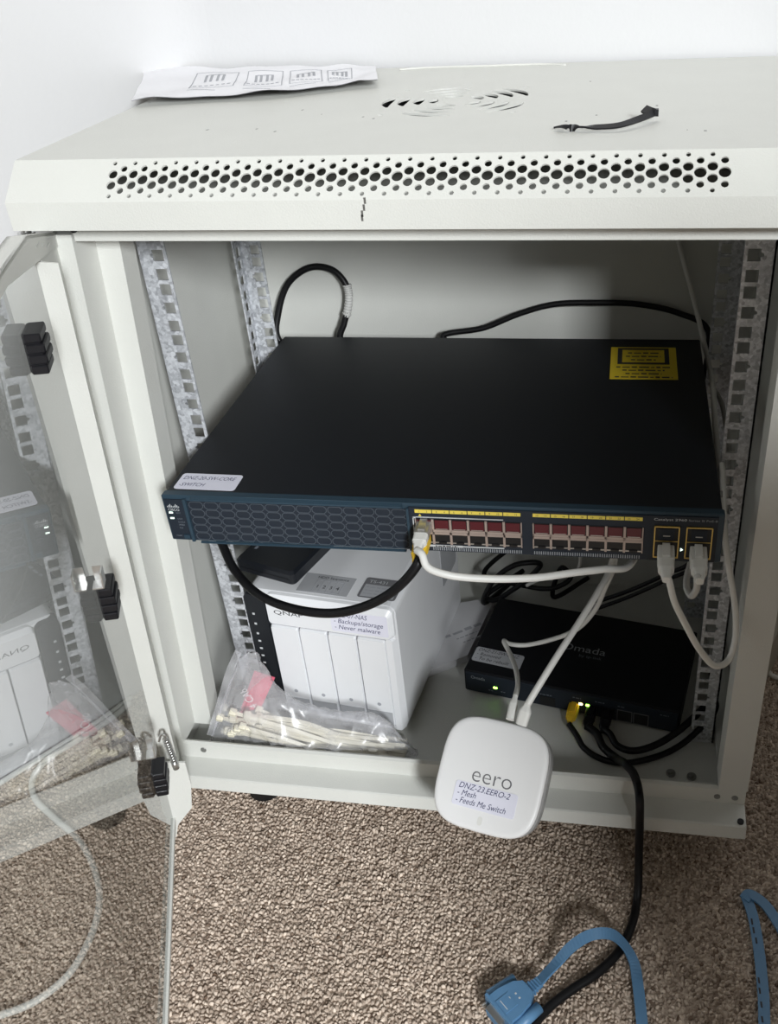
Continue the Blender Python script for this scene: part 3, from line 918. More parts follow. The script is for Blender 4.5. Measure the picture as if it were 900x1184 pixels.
# ------------------------------------------------------------------ router
OP = px(538, 800, z=27.0); OYAW = -0.1777
rt = thing('router', tuple(OP), 'low black router with glowing green lamp, on the cabinet floor', 'router', rot=(0, 0, OYAW), local=True)
RW, RD, RH = 234.0, 131.0, 33.0
b = MB().box(0, RW, 1.0, RD, 3, RH, bev=1.2)
b.build('case', 'router_black', rt)
MB().box(2, RW - 2, 0, 2, 4, RH - 2, bev=.5).build('front_panel', 'switch_face', rt)
for x in (14, RW - 14):
    for y in (14, RD - 14):
        MB().cyl((x, y, 0), (x, y, 3.2), 6).build('foot', 'rubber', rt)
text('Omada', rt, (93, 63, RH), (1, -0.0, 0), EY, 15, 'print_grey', width=49)
text('by tp-link', rt, (115, 55, RH), EX, EY, 6, 'print_dim', width=25)
text('Omada', rt, (8, 0, 23), FX, FZ, 6.0, 'print_grey', width=16)
MB().prism(rrect(0, 4.6, 0, 2.6, 1.2), 0, .4, frame((33.5, 0, 14.5), FX, FZ)).build('power_lamp', 'led_green', rt)
for x_, z_, w_ in ((28, 10, 5), (42, 11, 5), (86, 20, 13)):
    print_line(rt, (x_, 0, z_), FX, FZ, w_, 2.0, 'print_dim')
MB().box(86, 103, -0.4, .4, 6, 18).build('console_port', 'socket_black', rt)
for i in range(5):
    x = 118 + i * 17.2
    m = MB().use(0)
    m.box(x, x + 16, -.5, .3, 20, 20.8).box(x, x + 16, -.5, .3, 5, 5.8).box(x, x + .8, -.5, .3, 5, 20.8).box(x + 15.2, x + 16, -.5, .3, 5, 20.8)
    m.use(1).box(x + .8, x + 15.2, -.2, .3, 5.8, 20)
    m.build('port', ['label_dark' if i > 2 else 'switch_face', 'socket_black'], rt)
for x_, w_ in ((122, 9), (146, 10), (170, 8), (214, 9)):
    print_line(rt, (x_, 0, 24.5), FX, FZ, w_, 2.2, 'print_dim')
for x, mm_ in ((128.8, 'led_amber'), (136.4, 'led_green')):
    MB().prism(rrect(0, 4.2, 0, 2.8, 1), 0, .5, frame((x, -.4, 16.6), FX, FZ)).build('port_lamp', mm_, rt)
sticker(rt, (2.6, 17.5, RH), (1, -0.03, 0), (0, 1, 0), 56, 23, ['DNZ-21-SW-DNZ', '- Removed', '- To be rebuilt'], 7.0, m='label_grey', ink='ink_black', label='grey handwritten sticker', widths=(.85, .5, .7))

# leaflet box between the storage unit and the router
lf = thing('leaflet_box', (-36, 230, 27.0), 'flat white cardboard packet with grey print, between storage box and router', 'packet')
q = [px(503, 772, z=38), px(541, 757, z=38), px(573, 690, z=38), px(529, 697, z=38)]
q[3] = q[3] + (q[3] - q[2]) * .6; q[0] = q[0] + (q[0] - q[1]) * .25
mb = MB()
mb.loft([[(p[0], p[1], 27.2) for p in q], [(p[0], p[1], 37.5) for p in q]])
mb.build('carton', 'card_white', lf)
e1 = Vector(q[1] - q[0]); e1.z = 0; e1.normalize(); e2 = Vector((-e1.y, e1.x, 0))
o_ = Vector(px(516, 738, z=37.5))
print_line(lf, o_, e1, e2, 48, 7, 'ink_faint')
print_line(lf, o_ + e2 * -9 + e1 * 10, e1, e2, 30, 3, 'ink_faint')
print_line(lf, o_ + e2 * -18 + e1 * 14, e1, e2, 24, 3, 'ink_faint')

# ------------------------------------------------------------------ mesh wifi unit hanging on the sill
ER = Vector(px(570, 897, y=-58)); 
rr_ = ray(567, 897); EC = Vector(CAM + rr_ * 836)
en = (Vector(CAM) - EC).normalized()
en = (en + Vector((-0.27, 0.0, 0.06))).normalized()
camx = Vector(_R[:, 0]); camy = Vector(_R[:, 1])
ax = (camx - en * camx.dot(en)).normalized(); ay = en.cross(ax)
ra = math.radians(-14.5)
exx = ax * math.cos(ra) + ay * math.sin(ra); eyy = en.cross(exx)
BT = 56.0
Me = Matrix((exx, eyy, en)).transposed().to_4x4()
base = EC - en * BT
eero = thing('wifi_unit', tuple(base), 'glossy white rounded-square wifi unit leaning on the cabinet sill', 'wifi router', rot=Me.to_euler(), local=True)
def sq(h, s, dx=0.0, dy=0.0):
    a = 49.0 * s
    pts = []
    for i in range(48):
        t = 2 * math.pi * i / 48; c, s_ = math.cos(t), math.sin(t)
        e = 2 / 3.7
        pts.append((a * math.copysign(abs(c) ** e, c) + dx, a * math.copysign(abs(s_) ** e, s_) + dy, h))
    return pts
b = MB()
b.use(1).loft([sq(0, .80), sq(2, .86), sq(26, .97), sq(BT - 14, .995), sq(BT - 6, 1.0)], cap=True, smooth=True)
b.build('base_shell', ['eero_white', 'eero_shaded_side'], eero)
b = MB(); b.loft([sq(BT - 6, 1.0), sq(BT - 3, .998), sq(BT - 1.2, .985), sq(BT - .3, .955), sq(BT, .90), sq(BT + .25, .4)], smooth=True)
b.build('top_shell', 'eero_white', eero)
text('eero', eero, (-17, -8, BT), EX, EY, 20, 'eero_print', width=37, off=-0.012, lift=.5, name='logo')
sticker(eero, (-29, -31, BT + .1), EX, EY, 58, 21, ['DNZ-23.EERO-2', '- Mesh', '- Feeds Me Switch'], 7.2, label='white handwritten sticker', widths=(.82, .3, .8), r=2.5, th=.5)
MB().prism(rrect(-2.2, 2.2, -43, -35.5, 2), BT - .4, BT + .12).build('status_lamp', 'white_cable', eero)

# ------------------------------------------------------------------ cables
def cable(name, label, cat, P, r, m, group=None, n=10, plugs=(), sub=10):
    P = [tuple(p) for p in P]
    lo = min(P, key=lambda p: p[2])
    t = thing(name, lo, label, cat, group=group)
    MB().tube(P, r, n=n, sub=sub).build('jacket', m, t)
    return t

def rj45(t, pos, d, up, m_boot, boot_len=16, clear='contact_silver', w=11.6, h=8.0, length=14, bm_='white_cable', bend=(0, 0, 0)):
    """modular plug: starts in its socket at pos and points out along d"""
    d = Vector(d).normalized(); up = Vector(up); up = (up - d * up.dot(d)).normalized(); s = d.cross(up)
    M = Matrix((s, d, up)).transposed().to_4x4(); M.translation = Vector(pos)
    MB().box(-w / 2, w / 2, -6, length, -h / 2, h / 2, M, bev=.6).box(-2.8, 2.8, -2, length - 2, h / 2, h / 2 + 2.0, M).build('plug', clear, t)
    b = MB()
    L0, L1 = length - 1, length + boot_len
    rings = []
    for i, (q, ww, hh) in enumerate(((L0, w * .98, h * .98), (L0 + boot_len * .45, w * .95, h * .92), (L0 + boot_len * .6, w * .7, h * .8), (L1, w * .45, h * .55))):
        sh = Vector(bend) * ((q - L0) / boot_len) ** 2
        rings.append([(M @ Vector((x, q, z))) + sh for x, z in rrect(-ww / 2, ww / 2, -hh / 2, hh / 2, min(ww, hh) * .25, 3)])
    b.loft(rings)
    for i in range(3):
        q = L0 + boot_len * (.42 + .14 * i); f = 1 - .16 * (i + .4)
        sh = Vector(bend) * ((q - L0) / boot_len) ** 2
        ww, hh = w * f, h * f
        b.loft([[(M @ Vector((x, q + e, z))) + sh for x, z in rrect(-ww / 2, ww / 2, -hh / 2, hh / 2, min(ww, hh) * .25, 3)] for e in (0, .9)])
    b.build('boot', m_boot, t)

def sp(u, v, y): return px(u, v, y=y)
def zp(u, v, z): return px(u, v, z=z)
def swp(x, y, z): return (SX + x, SY + y, SZ + z)

# white patch lead in the first upper port
P = [swp(-5.6, -30, 23), sp(488, 641, -54), sp(494, 655, -60), sp(515, 664, -62), sp(560, 669, -56), sp(620, 668, -44), sp(665, 662, -30), sp(700, 658, -16), sp(728, 654, 2), (166, 44, 325), (185, 110, 322)]
t = cable('patch_cable', 'white patch cable plugged into the first port of the black switch', 'cable', P, 3.0, 'white_cable')
rj45(t, swp(-5.6, 0, 26), (0, -1, -.12), (0, 0, 1), 'white_cable', clear='contact_silver', boot_len=17)
# black lead with yellow boot in the port below
P = [swp(-6, -20, 12), sp(485, 648, -46), sp(478, 660, -50), sp(458, 681, -54), sp(425, 700, -52), sp(385, 709, -48), sp(340, 704, -40), sp(300, 688, -26), sp(275, 664, -8), sp(262, 641, 6), (-212, 40, 322), (-205, 110, 318)]
t = cable('patch_cable', 'black cable with yellow boot sagging below the black switch', 'cable', P, 3.9, 'black_cable')
rj45(t, swp(-7.0, 0, 14), (-.05, -1, -.22), (0, 0, -1), 'yellow_boot', clear='yellow_boot', boot_len=15, h=9)
# white leads in the uplink cages
P = [swp(181, -30, 10), sp(772.5, 668, -50), sp(780, 695, -50), sp(793, 722, -46), sp(810, 752, -40), sp(828, 770, -30), sp(842, 764, -20), sp(850, 742, -12), sp(851, 712, -4), sp(848, 685, 4), sp(842, 648, 14), sp(838, 612, 26), (223.4, 62, 372), sp(833, 556, 86), sp(828, 500, 130), sp(825, 450, 200), sp(818, 412, 290), sp(806, 360, 322), sp(793, 310, 334), sp(784, 276, 338)]
t = cable('patch_cable', 'long pale cable from uplink port looping up along the mounting rail', 'cable', P, 2.6, 'white_cable')
rj45(t, swp(181, 0, 12), (0, -1, -.06), (0, 0, 1), 'white_cable', clear='white_cable', boot_len=19, h=10, w=12.4, length=15)
P = [swp(205, -30, 10), sp(807, 667, -50), sp(806, 680, -46), sp(800, 689, -36), sp(795, 682, -24), sp(794.5, 668, -10), (203, 10, 326), (200, 60, 322)]
t = cable('patch_cable', 'pale cable from the last uplink port in a short tight loop', 'cable', P, 2.6, 'grey_cable')
rj45(t, swp(205, 0, 12), (0, -1, -.06), (0, 0, 1), 'white_cable', clear='white_cable', boot_len=19, h=10, w=12.4, length=15)
P = [sp(822, 444, 262), sp(833, 462, 232), sp(839, 486, 190), sp(843, 520, 150), sp(842, 560, 125), sp(838, 600, 120), (232, 130, 300)]
cable('patch_cable', 'short pale cable bowed between switch and mounting rail', 'cable', P, 2.4, 'grey_cable')
# two white leads to the wifi unit
ptop = lambda dx: Vector(base) + exx * dx + eyy * 44 + en * 26
a1, a2 = ptop(-1), ptop(-13)
P = [(146, 90, 327), sp(706, 657, 62), sp(692, 684, 42), sp(671, 718, 20), sp(645, 758, -8), sp(622, 795, -30), tuple(Vector(sp(610, 815, -40)))]
t = cable('lead', 'straight white power lead running down into the wifi unit', 'cable', P, 3.0, 'white_cable')
def leadplug(t, tip, w, h, L, m='white_cable'):
    end = Vector(tip); root = end + (Vector(sp(603, 836, -48)) - end).normalized() * 0
    return end
def plug_between(t, A, B, w, h, m, name='plug'):
    A = Vector(A); B = Vector(B); d = (B - A); L_ = d.length; d.normalize()
    s = d.cross(en).normalized(); u_ = s.cross(d)
    M = Matrix((s, u_, d)).transposed().to_4x4(); M.translation = A
    MB().loft([[(M @ Vector((x, y, z))) for x, y in rrect(-w * f / 2, w * f / 2, -h * f / 2, h * f / 2, min(w, h) * f * .4, 4)] for z, f in ((-2, .45), (1, .6), (L_ * .3, 1), (L_ * .55, 1), (L_, .95))]).build(name, m, t)
plug_between(t, sp(610, 815, -40), sp(603, 838, -50), 10.5, 8, 'white_cable')
P = [(148, 110, 326), sp(710, 656, 72), sp(700, 680, 66), sp(689, 704, 68), sp(668, 727, 72), sp(636, 740, 80), sp(604, 746, 84), sp(588, 744, 82), sp(583, 741, 78), sp(590, 756, 58), sp(597, 775, 22), sp(599, 792, -4), sp(596, 806, -26)]
t = cable('lead', 'kinked white data lead bent sharply above the black router', 'cable', P, 2.3, 'white_cable')
plug_between(t, sp(596, 806, -26), sp(590, 832, -44), 7.5, 7, 'white_cable')
# black cables at the back
P = [(-190, 316, 330), sp(322, 392, 318), sp(322, 362, 326), sp(334, 327, 332), sp(360, 309, 334), sp(386, 313, 332), sp(401, 331, 328), sp(403, 352, 326), sp(398, 374, 322), sp(394, 392, 318), (-120, 316, 335)]
t = cable('power_cable', 'black cable looping up behind the switch with a ribbed white sleeve', 'cable', P, 3.6, 'black_cable')
rb = MB()
seg = catmull([sp(401.5, 330, 328), sp(403.5, 340, 327), sp(403, 353, 326), sp(400.5, 366, 324)], 12)
for i in range(0, len(seg) - 1, 3):
    c = Vector(seg[i]); dd = (Vector(seg[i + 1]) - c).normalized(); big = 4.9 if i in (0, 33) else 4.4
    rb.cyl(c - dd * .9, c + dd * .9, big, n=12)
rb.tube(seg, 3.95, raw=True)
rb.build('sleeve', 'grey_cable', t)
P = [(0, 312, 345), sp(512, 389, 322), sp(560, 379, 328), sp(600, 363, 332), sp(640, 352, 334), sp(690, 350, 334), sp(740, 352, 334), sp(785, 362, 332), sp(818, 380, 322), (226, 310, 330)]
cable('power_cable', 'black cable rising behind the switch to the right-hand rail', 'cable', P, 3.2, 'black_cable')
# router leads
def rp(x, y, z):
    c, s_ = math.cos(OYAW), math.sin(OYAW)
    return (OP[0] + c * x - s_ * y, OP[1] + s_ * x + c * y, OP[2] + z)
RDIR = (math.sin(OYAW), -math.cos(OYAW), 0)
P = [rp(124, -24, 10), zp(667, 850, 34), zp(675, 864, 32), zp(692, 876, 31.5), zp(716, 882, 31.5), zp(745, 879, 32), zp(780, 866, 34), zp(806, 846, 44), zp(828, 818, 62), (243, 112, 80)]
t = cable('patch_cable', 'black cable with yellow boot plugged into the black router', 'cable', P, 3.2, 'black_cable')
rj45(t, rp(124, 0, 13), (*RDIR[:2], -.12), (0, 0, 1), 'yellow_boot', clear='yellow_boot', boot_len=8, w=11)
P = [rp(143, -22, 10), zp(690, 848, 36), zp(698, 864, 37), zp(712, 876, 40), sp(724, 884, 6), sp(732, 893, -2), sp(737, 906, -10), sp(740, 925, -30), sp(740, 950, -34), sp(739, 985, -38), zp(737, 1040, -31.5), zp(730, 1072, -31.5), zp(716, 1100, -31.5), zp(692, 1124, -31.5), zp(662, 1144, -31.5), zp(636, 1164, -31.5), zp(612, 1192, -31.5), zp(590, 1230, -31.5)]
t = cable('patch_cable', 'black cable from router hanging over the sill onto the carpet', 'cable', P, 4.1, 'black_cable')
rj45(t, rp(143, 0, 13), (*RDIR[:2], -.12), (0, 0, 1), 'black_cable', clear='black_plastic', boot_len=12, w=11)
P = [rp(160, -22, 10), zp(705, 848, 38), zp(714, 862, 38), zp(730, 868, 38.5), zp(752, 864, 40), zp(778, 850, 44), zp(804, 828, 54), zp(828, 800, 72), (243, 112, 100)]
t = cable('patch_cable', 'black cable with black plug bowing from router to the rail', 'cable', P, 3.6, 'black_cable')
rj45(t, rp(160, 0, 13), (*RDIR[:2], -.12), (0, 0, 1), 'black_cable', clear='black_plastic', boot_len=12, w=11)
# tangle behind the router
P = [(20, 330, 40), sp(560, 697, 275), sp(563, 684, 268), sp(578, 664, 262), sp(600, 652, 262), sp(625, 652, 268), sp(612, 668, 268), sp(590, 684, 270), sp(572, 694, 272), sp(562, 690, 280), (30, 320, 60)]
cable('power_cable', 'tangled black cable coiled behind the black router', 'cable', P, 3.2, 'black_cable')
P = [(20, 338, 90), sp(560, 664, 300), sp(600, 676, 290), sp(640, 680, 280), sp(660, 668, 285), sp(650, 656, 300), sp(640, 690, 290), (110, 325, 50)]
cable('power_cable', 'black cable looped against the back panel above the router', 'cable', P, 3.0, 'black_cable')
P = [sp(690, 696, 240), sp(730, 682, 230), sp(770, 664, 220), sp(800, 648, 210), (236, 220, 270)]
cable('power_cable', 'thin black cable slanting up to the right behind the router', 'cable', P, 2.4, 'black_cable')
P = [sp(690, 704, 236), sp(730, 689, 226), sp(772, 670, 216), sp(802, 654, 206), (238, 215, 262)]
cable('power_cable', 'second thin black cable running beside the slanting one', 'cable', P, 2.2, 'black_cable')
P = [sp(609, 677, 250), sp(622, 671, 248), sp(640, 666, 246), sp(668, 660, 250), (80, 290, 240)]
cable('lead', 'short piece of thin white cable above the black tangle', 'cable', P, 2.0, 'white_cable')
# white cable lying on the carpet beyond the glass door
P = [zp(150, 812, -31), zp(135, 826, -31), zp(100, 850, -31), zp(55, 878, -31), zp(38, 900, -31), zp(40, 922, -31), zp(62, 945, -31), zp(92, 972, -31), zp(111, 1010, -31), zp(115, 1045, -31), zp(104, 1085, -31), zp(78, 1128, -31), zp(40, 1158, -31), zp(0, 1174, -31), zp(-60, 1190, -31)]
cable('power_cable', 'white cable curving across the carpet seen through the glass door', 'cable', P, 3.4, 'white_cable')
P = [zp(152, 806, -31), zp(120, 830, -31), zp(70, 862, -31), zp(20, 893, -31), zp(-40, 930, -31)]
cable('power_cable', 'straight white cable on the carpet beside the cabinet, behind glass door', 'cable', P, 3.2, 'white_cable')
P = [zp(886, 770, -32), zp(893, 781, -32), zp(905, 784, -32), zp(930, 784, -32)]
cable('power_cable', 'end of a white cable on the carpet by the beige panel', 'cable', P, 3.0, 'white_cable')

# ------------------------------------------------------------------ blue console cable with serial plug
cc = thing('console_cable', tuple(zp(600, 1160, FLOOR)), 'flat light blue console cable with nine-pin plug on the carpet', 'cable')
# hood: frame with x along the cable (away from the plug face), y across
c0_ = Vector(zp(583, 1168, -22)); c1_ = Vector(zp(622, 1137, -22))
hx = (c1_ - c0_); hx.z = 0; hx.normalize(); hz = Vector((0.10, 0.16, 1)).normalized(); hy = hz.cross(hx).normalized(); hz = hx.cross(hy)
MH = Matrix((hx, hy, hz)).transposed().to_4x4(); MH.translation = Vector((c0_.x, c0_.y, -22))
A = MH @ Vector((37, 0, 0))
P = [A, zp(645, 1112, -22), zp(662, 1094, -12), zp(684, 1081, -6), zp(706, 1080, -8), zp(722, 1092, -20), zp(733, 1112, -30.5), zp(738, 1140, -31), zp(741, 1165, -31), zp(744, 1195, -31), zp(752, 1240, -31), (240, -270, -31), (292, -262, -31), zp(886, 1200, -31), zp(883, 1150, -31), zp(878, 1100, -31), zp(871, 1060, -31), zp(865, 1042, -30), zp(862, 1035, -28)]
ups = [(-.55, -.35, .75), (-.6, -.35, .7), (-.55, -.5, .65), (-.3, -.6, .75), (0.3, -.3, .9), (.5, 0, .85), (.3, 0, 1)] + [(0, 0, 1)] * 12
MB().ribbon(P, 9.6, 1.9, ups=ups, sub=6).build('flat_cable', 'blue_vinyl', cc)
P2 = [zp(861, 1040, -28.6), zp(866, 1034, -27.5), zp(874, 1037, -28), zp(885, 1046, -29), zp(898, 1064, -29.5), zp(912, 1090, -30), zp(925, 1120, -30)]
MB().ribbon(P2, 9.6, 1.9, up=(0, 0, 1)).build('flat_cable', 'blue_vinyl', cc)
pr = MB()
for u, v in ((872, 1062), (874, 1072), (877, 1084), (880, 1130), (881, 1142), (883, 1158), (884, 1175)):
    q0 = Vector(zp(u - 2.6, v, -29.9)); q1 = Vector(zp(u - 1.6, v + 7, -29.9)); MB().ribbon([q0, q1], 1.5, .25, sub=1).build('cable_print', 'ink_black', cc)
hb = MB()
hb.prism([(-4, -15), (6, -15), (20, -12), (27, -7), (27, 7), (20, 12), (6, 15), (-4, 15)], -6.5, 6.5, MH)
hb.build('plug_hood', 'blue_vinyl', cc)
MB().prism([(-3, -7), (10, -7), (10, 7), (-3, 7)], 6.5, 7.1, MH).build('hood_panel', 'blue_vinyl', cc)
fl = MB().prism([(-6.5, -17.5), (-4, -17.5), (-4, 17.5), (-6.5, 17.5)], -7.5, 7.5, MH); fl.build('flange', 'blue_vinyl', cc)
mtl = MB()
mtl.loft([[MH @ Vector((x, y, z)) for y, z in ((-9.5, 4.2), (9.5, 4.2), (8, -4.2), (-8, -4.2))] for x in (-12.5, -6.4)])
mtl.build('plug_shell', 'steel', cc)
ins = MB(); ins.loft([[MH @ Vector((x, y, z)) for y, z in ((-8.5, 3.3), (8.5, 3.3), (7, -3.3), (-7, -3.3))] for x in (-12.9, -8)]); ins.build('plug_insert', 'blue_vinyl', cc)
for s_ in (-1, 1):
    MB().cyl(MH @ Vector((-2, s_ * 18.6, -1)), MH @ Vector((25, s_ * 16.5, -1)), 5.0, 5.0, n=12).build('thumbscrew', 'blue_vinyl', cc)
    MB().cyl(MH @ Vector((-12, s_ * 14, 0)), MH @ Vector((-6, s_ * 14, 0)), 1.8, n=10).build('screw_tip', 'steel', cc)
for i in range(4):
    MB().box(27 + i * 3, 28.7 + i * 3, -6.2 + i * .6, 6.2 - i * .6, -4.6 + i * .5, 4.6 - i * .5, MH, bev=.5).build('strain_relief', 'blue_vinyl', cc)
MB().box(27, 40, -4.3, 4.3, -2, 2, MH).build('relief_core', 'blue_vinyl', cc)
mk = MB(); mk.box(0, 0.6, -5, 5, 7.1, 7.3, MH); mk.box(8, 8.6, 1, 3, 7.1, 7.3, MH); mk.box(14, 15.5, -4, -2.5, 6.5, 6.8, MH); mk.box(14, 15.5, 1, 2.5, 6.5, 6.8, MH)
mk.build('hood_marks', 'print_light', cc)

# ------------------------------------------------------------------ things on top of the cabinet
# instruction sheet: crumpled paper, hanging over the left edge
pp = thing('instruction_sheet', (-180, 270, ZT), 'crumpled white instruction sheet lying on top of the cabinet', 'paper')
FRONT = [(-273, 176), (-240, 186), (-200, 192), (-160, 197), (-125, 216), (-100, 230), (-76, 238)]
BACKX = [-338, -290, -245, -205, -165, -130, -104]
nu, nv = 60, 20
fx = catmull([(x, y, 0) for x, y in FRONT], 10); bx = catmull([(x, 344, 0) for x in BACKX], 10)
mb = MB(); vs = []
ph = rng.uniform(0, 6.28, 8)
def wob(a, b):
    return (math.sin(a * 17 + ph[0]) * math.sin(b * 5 + ph[1]) + .6 * math.sin(a * 31 + b * 9 + ph[2]) + .5 * math.sin(b * 14 - a * 11 + ph[3]))
paperpt = {}
for i in range(len(fx)):
    a = i / (len(fx) - 1)
    for j in range(nv + 1):
        b_ = j / nv
        p = fx[i] * (1 - b_) + bx[i] * b_
        z = ZT + 3.0 + 1.0 * wob(a, b_) + 3.0 * (1 - b_) ** 3 + 4.0 * b_ ** 3 * (1 - a)
        if a > .85: z += (a - .85) * 14 * (1 - b_)
        vs.append((p[0], p[1], max(z, ZT + .8)))
        paperpt[(i, j)] = vs[-1]
fs = []
for i in range(len(fx) - 1):
    for j in range(nv):
        k = i * (nv + 1) + j
        fs.append((k, k + nv + 1, k + nv + 2, k + 1))
n0 = len(vs)
vs += [(x, y, z - .4) for x, y, z in vs]
fs += [tuple(n0 + q for q in reversed(f)) for f in fs]
sheet = mb.add(vs, fs, smooth=True).build('sheet', 'paper', pp)
# turned-up corner against the wall
w0, w1, w2 = px(178, 73, y=345), px(215, 85, y=343), px(172, 88, y=341)
MB().add([w0, w1, w2, w0 + [0, .5, 0], w1 + [0, .5, 0], w2 + [0, .5, 0]], [(0, 1, 2), (5, 4, 3), (0, 3, 4, 1), (1, 4, 5, 2), (2, 5, 3, 0)]).build('folded_corner', 'paper', pp)
def on_paper(a, b_, lift=.35):
    f = a * (len(fx) - 1); g_ = b_ * nv
    i = min(int(f), len(fx) - 2); j = min(int(g_), nv - 1); fa, fb = f - i, g_ - j
    P_ = lambda i, j: np.array(paperpt[(i, j)])
    q = P_(i, j) * (1 - fa) * (1 - fb) + P_(i + 1, j) * fa * (1 - fb) + P_(i, j + 1) * (1 - fa) * fb + P_(i + 1, j + 1) * fa * fb
    return Vector((q[0], q[1], q[2] + lift))
for k, (a0, a1) in enumerate(((.20, .36), (.40, .54), (.57, .70), (.73, .85))):
    pr = MB()
    def ln(pa, pb, w=.7):
        n = 6
        pts = [on_paper(pa[0] + (pb[0] - pa[0]) * i / n, pa[1] + (pb[1] - pa[1]) * i / n) for i in range(n + 1)]
        pr.ribbon(pts, w, .2, raw=True)
    b0, b1 = .30, .82
    ln((a0, b0), (a0, b1)); ln((a1, b0), (a1, b1)); ln((a0, b1), (a1, b1)); ln((a0, b0), (a1, b0), .4)
    c_ = (a0 + a1) / 2
    for q in (-.035, -.015, .01, .03):
        ln((c_ + q, .52), (c_ + q, .70), 2.2)
    ln((c_ - .03, .70), (c_ + .03, .70), 1.2)
    for r_ in range(7):
        s_ = a0 + (a1 - a0) * (.05 + r_ * .13); ln((s_, .40), (s_ + .012, .40), 1.8)
    ln((a0, .20), (a0 + .1, .20), .8)
    pr.build('printed_drawing', 'ink_faint', pp)

# cut cable tie
ct = thing('cut_cable_tie', tuple(zp(700, 146, ZT)), 'curled dark strip of cut cable tie on top of the cabinet', 'cable tie')
P = [zp(643, 147, ZT + 2), zp(655, 147, ZT + 3), zp(662, 148, ZT + 2), zp(672, 147, ZT + 3), zp(690, 147, ZT + 3), zp(715, 145, ZT + 4), zp(738, 138, ZT + 5), zp(756, 131, ZT + 6)]
ups = [(0, 0, 1), (0, .6, .6), (0, -1, .3), (0, .3, 1), (0, -.4, 1), (0, -.5, 1), (.2, -.7, .8), (.3, -.8, .6)]
MB().ribbon(P, 4.4, 1.2, ups=ups).build('strap', 'black_plastic', ct)
P = [zp(757, 131, ZT + 6), zp(752, 129, ZT + 7), zp(745, 126, ZT + 8)]
MB().ribbon(P, 6, 1.6, up=(0, -.7, .7)).build('hook', 'black_plastic', ct)
MB().box(*sum(([c - 2.2, c + 2.2] for c in zp(758, 130, ZT + 6)), [])).build('lock_head', 'black_plastic', ct)
# paint chips on the cabinet top and fascia
mb = MB()
for u, v in ((372, 132), (420, 135), (432, 137), (297, 149), (318, 152), (240, 150), (690, 133), (683, 94), (760, 122), (816, 151), (795, 150), (655, 140), (350, 127)):
    p = zp(u, v, ZT + .1); a = rng.uniform(.3, .9)
    mb.box(p[0] - a, p[0] + a, p[1] - a * 2, p[1] + a * 2, ZT, ZT + .12)
for u, v in ((422, 232), (421, 240), (419, 247), (419, 252)):
    p = px(u, v, y=YL); mb.box(p[0] - .7, p[0] + .7, YL - .15, YL, p[2] - 2, p[2] + 2)
mb.build('paint_chip', 'dark_steel', cab)

# ------------------------------------------------------------------ bag of cable ties
bag = thing('plastic_bag', (-170, 34, 27), 'crumpled clear plastic bag of cable ties in front of the storage box', 'bag')
# stations from the mouth (left, tall and flat) to the far end (right, low)
ST = [(-272, 19, 31, 156, 3, .44), (-257, 21, 30, 161, 8, .41), (-238, 24, 30, 148, 13, .34), (-216, 28, 30, 124, 18, .25), (-190, 30, 30, 101, 22, .15), (-160, 31, 30, 87, 24, .07), (-130, 31, 30, 83, 23, .03), (-102, 31, 30, 86, 19, 0), (-82, 32, 30, 80, 15, 0), (-66, 33, 30, 52, 12, 0), (-52, 33, 30, 36, 8, 0)]
SI = catmull([np.array(s_, float) for s_ in ST], 7)
rings = []
for i, (x, y, z0, z1, hy_, ln_) in enumerate(SI):
    ring = []
    for k in range(40):
        a = 2 * math.pi * k / 40
        zc, zh = (z0 + z1) / 2, (z1 - z0) / 2
        s_ = math.sin(a); c_ = math.cos(a)
        wav = 1 + .16 * math.sin(a * 5 + i * .5) * math.sin(i * .4) + .10 * math.sin(a * 9 - i * .9) + .05 * math.sin(a * 15 + i * 1.7)
        z = zc + zh * s_ * (1 + .03 * math.sin(a * 7 + i))
        ring.append((x + (z - 30) * ln_ + 1.8 * math.sin(a * 4 + i * .8), y + hy_ * wav * c_ * (1 - .5 * max(0, s_)) + (z - 30) * .09, max(z, 28)))
    rings.append(ring)
MB().loft(rings, smooth=True).build('film', 'bag_film', bag)
# sealed mouth
P = [sp(243, 850, 19), sp(254, 815, 22), sp(266, 775, 26), sp(276, 753, 30)]
MB().ribbon(P, 7, .8, up=(.3, -.8, .4)).build('seal_strip', 'bag_film', bag)
# pink paper tag inside the bag
pk = thing('header_card', tuple(sp(295, 815, 40)), 'pink printed header card inside the plastic bag', 'card')
q = [sp(276, 826, 36), sp(302, 818, 36), sp(318, 784, 42), sp(294, 776, 42)]
MB().loft([[tuple(p) for p in q], [(p[0], p[1] + 1, p[2]) for p in q]]).build('card', 'pink_paper', pk)
e1 = Vector(q[1] - q[0]).normalized(); e2 = Vector(q[3] - q[0]); e2 = (e2 - e1 * e2.dot(e1)).normalized()
text('4 CAb.', pk, Vector(q[1]) + e2 * 2 - e1 * 2, e2, -e1, 14, 'white_print', width=26, lift=.6)
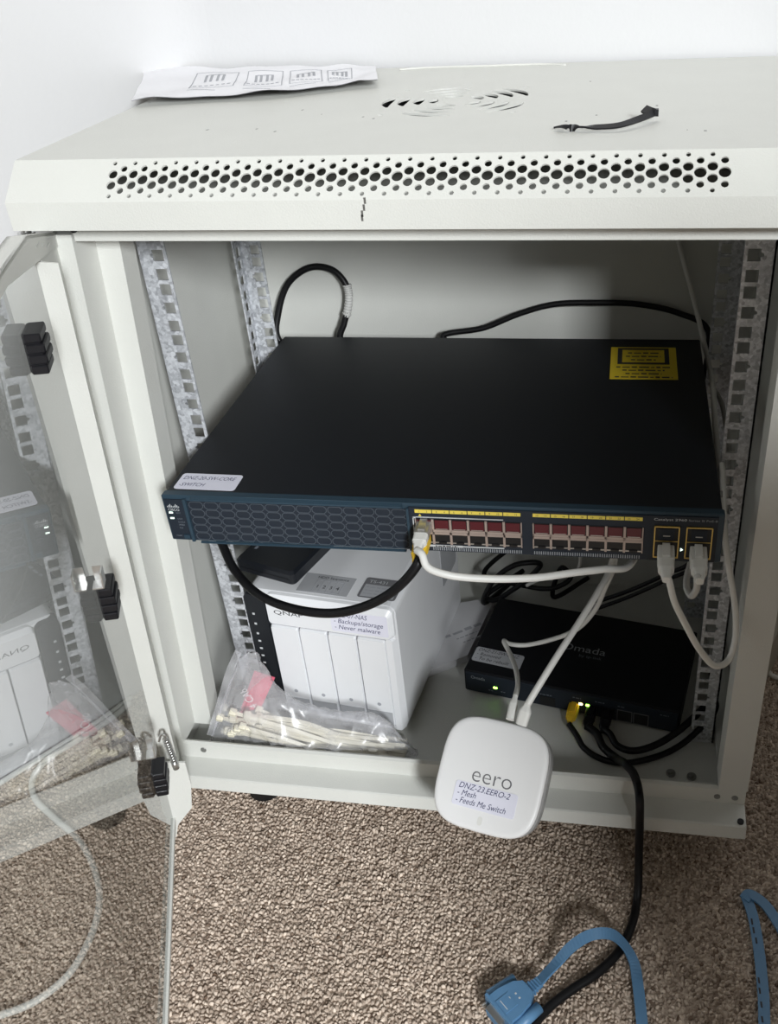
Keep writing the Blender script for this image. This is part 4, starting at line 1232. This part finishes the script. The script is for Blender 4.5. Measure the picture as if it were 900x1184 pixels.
# ivory cable ties
for i in range(26):
    a = i / 25.0
    u0 = 268 + rng.uniform(-12, 34); v0 = 838 + rng.uniform(-20, 12)
    y0 = rng.uniform(16, 46)
    h = Vector(sp(u0, v0, y0)); h.z = max(36, min(h.z, 88))
    ex_ = Vector((rng.uniform(-92, -60), rng.uniform(18, 48), rng.uniform(32, 46)))
    mid1 = h.lerp(ex_, .35) + Vector((0, rng.uniform(-4, 4), rng.uniform(-8, 6)))
    mid2 = h.lerp(ex_, .7) + Vector((0, rng.uniform(-4, 4), rng.uniform(-7, 3)))
    mid1.z = max(mid1.z, 33); mid2.z = max(mid2.z, 32)
    t = thing('zip_tie', tuple(h), 'ivory plastic zip tie bundled inside the clear plastic bag', 'zip tie', group='ivory zip ties in the plastic bag')
    MB().ribbon([tuple(h), tuple(mid1), tuple(mid2), tuple(ex_)], 3.6, 1.2, up=(0, -.4 + rng.uniform(-.4, .4), 1), sub=6).build('strap', 'zip_tie', t)
    dd = (mid1 - h).normalized(); s_ = dd.cross(Vector((0, -.3, 1))).normalized(); u_ = s_.cross(dd)
    M = Matrix((dd, s_, u_)).transposed().to_4x4(); M.translation = h
    MB().box(-5, 2, -3.6, 3.6, -2.6, 3.4, M, bev=.8).build('head', 'zip_tie', t)

# ------------------------------------------------------------------ loose panel on the carpet beside the cabinet
q0 = Vector(px(879, 804, z=FLOOR)); q1 = Vector(px(903, 753, z=FLOOR)); dd = (q1 - q0).normalized(); nn = Vector((dd.y, -dd.x, 0))
q0 = q0 - dd * 0; q1 = q0 + dd * 105
lp = MB()
lp.loft([[(p.x, p.y, z) for p in (q0, q1, q1 - nn * 3, q0 - nn * 3)] for z in (FLOOR + 1, FLOOR + 62)])
lp.loft([[(p.x, p.y, z) for p in (q0 - nn * 3, q1 - nn * 3, q1 - nn * 14, q0 - nn * 14)] for z in (FLOOR + 60, FLOOR + 62)])
tag(lp.build('metal_panel', 'panel_beige'), 'narrow beige metal panel standing on the carpet behind the right post', 'panel')
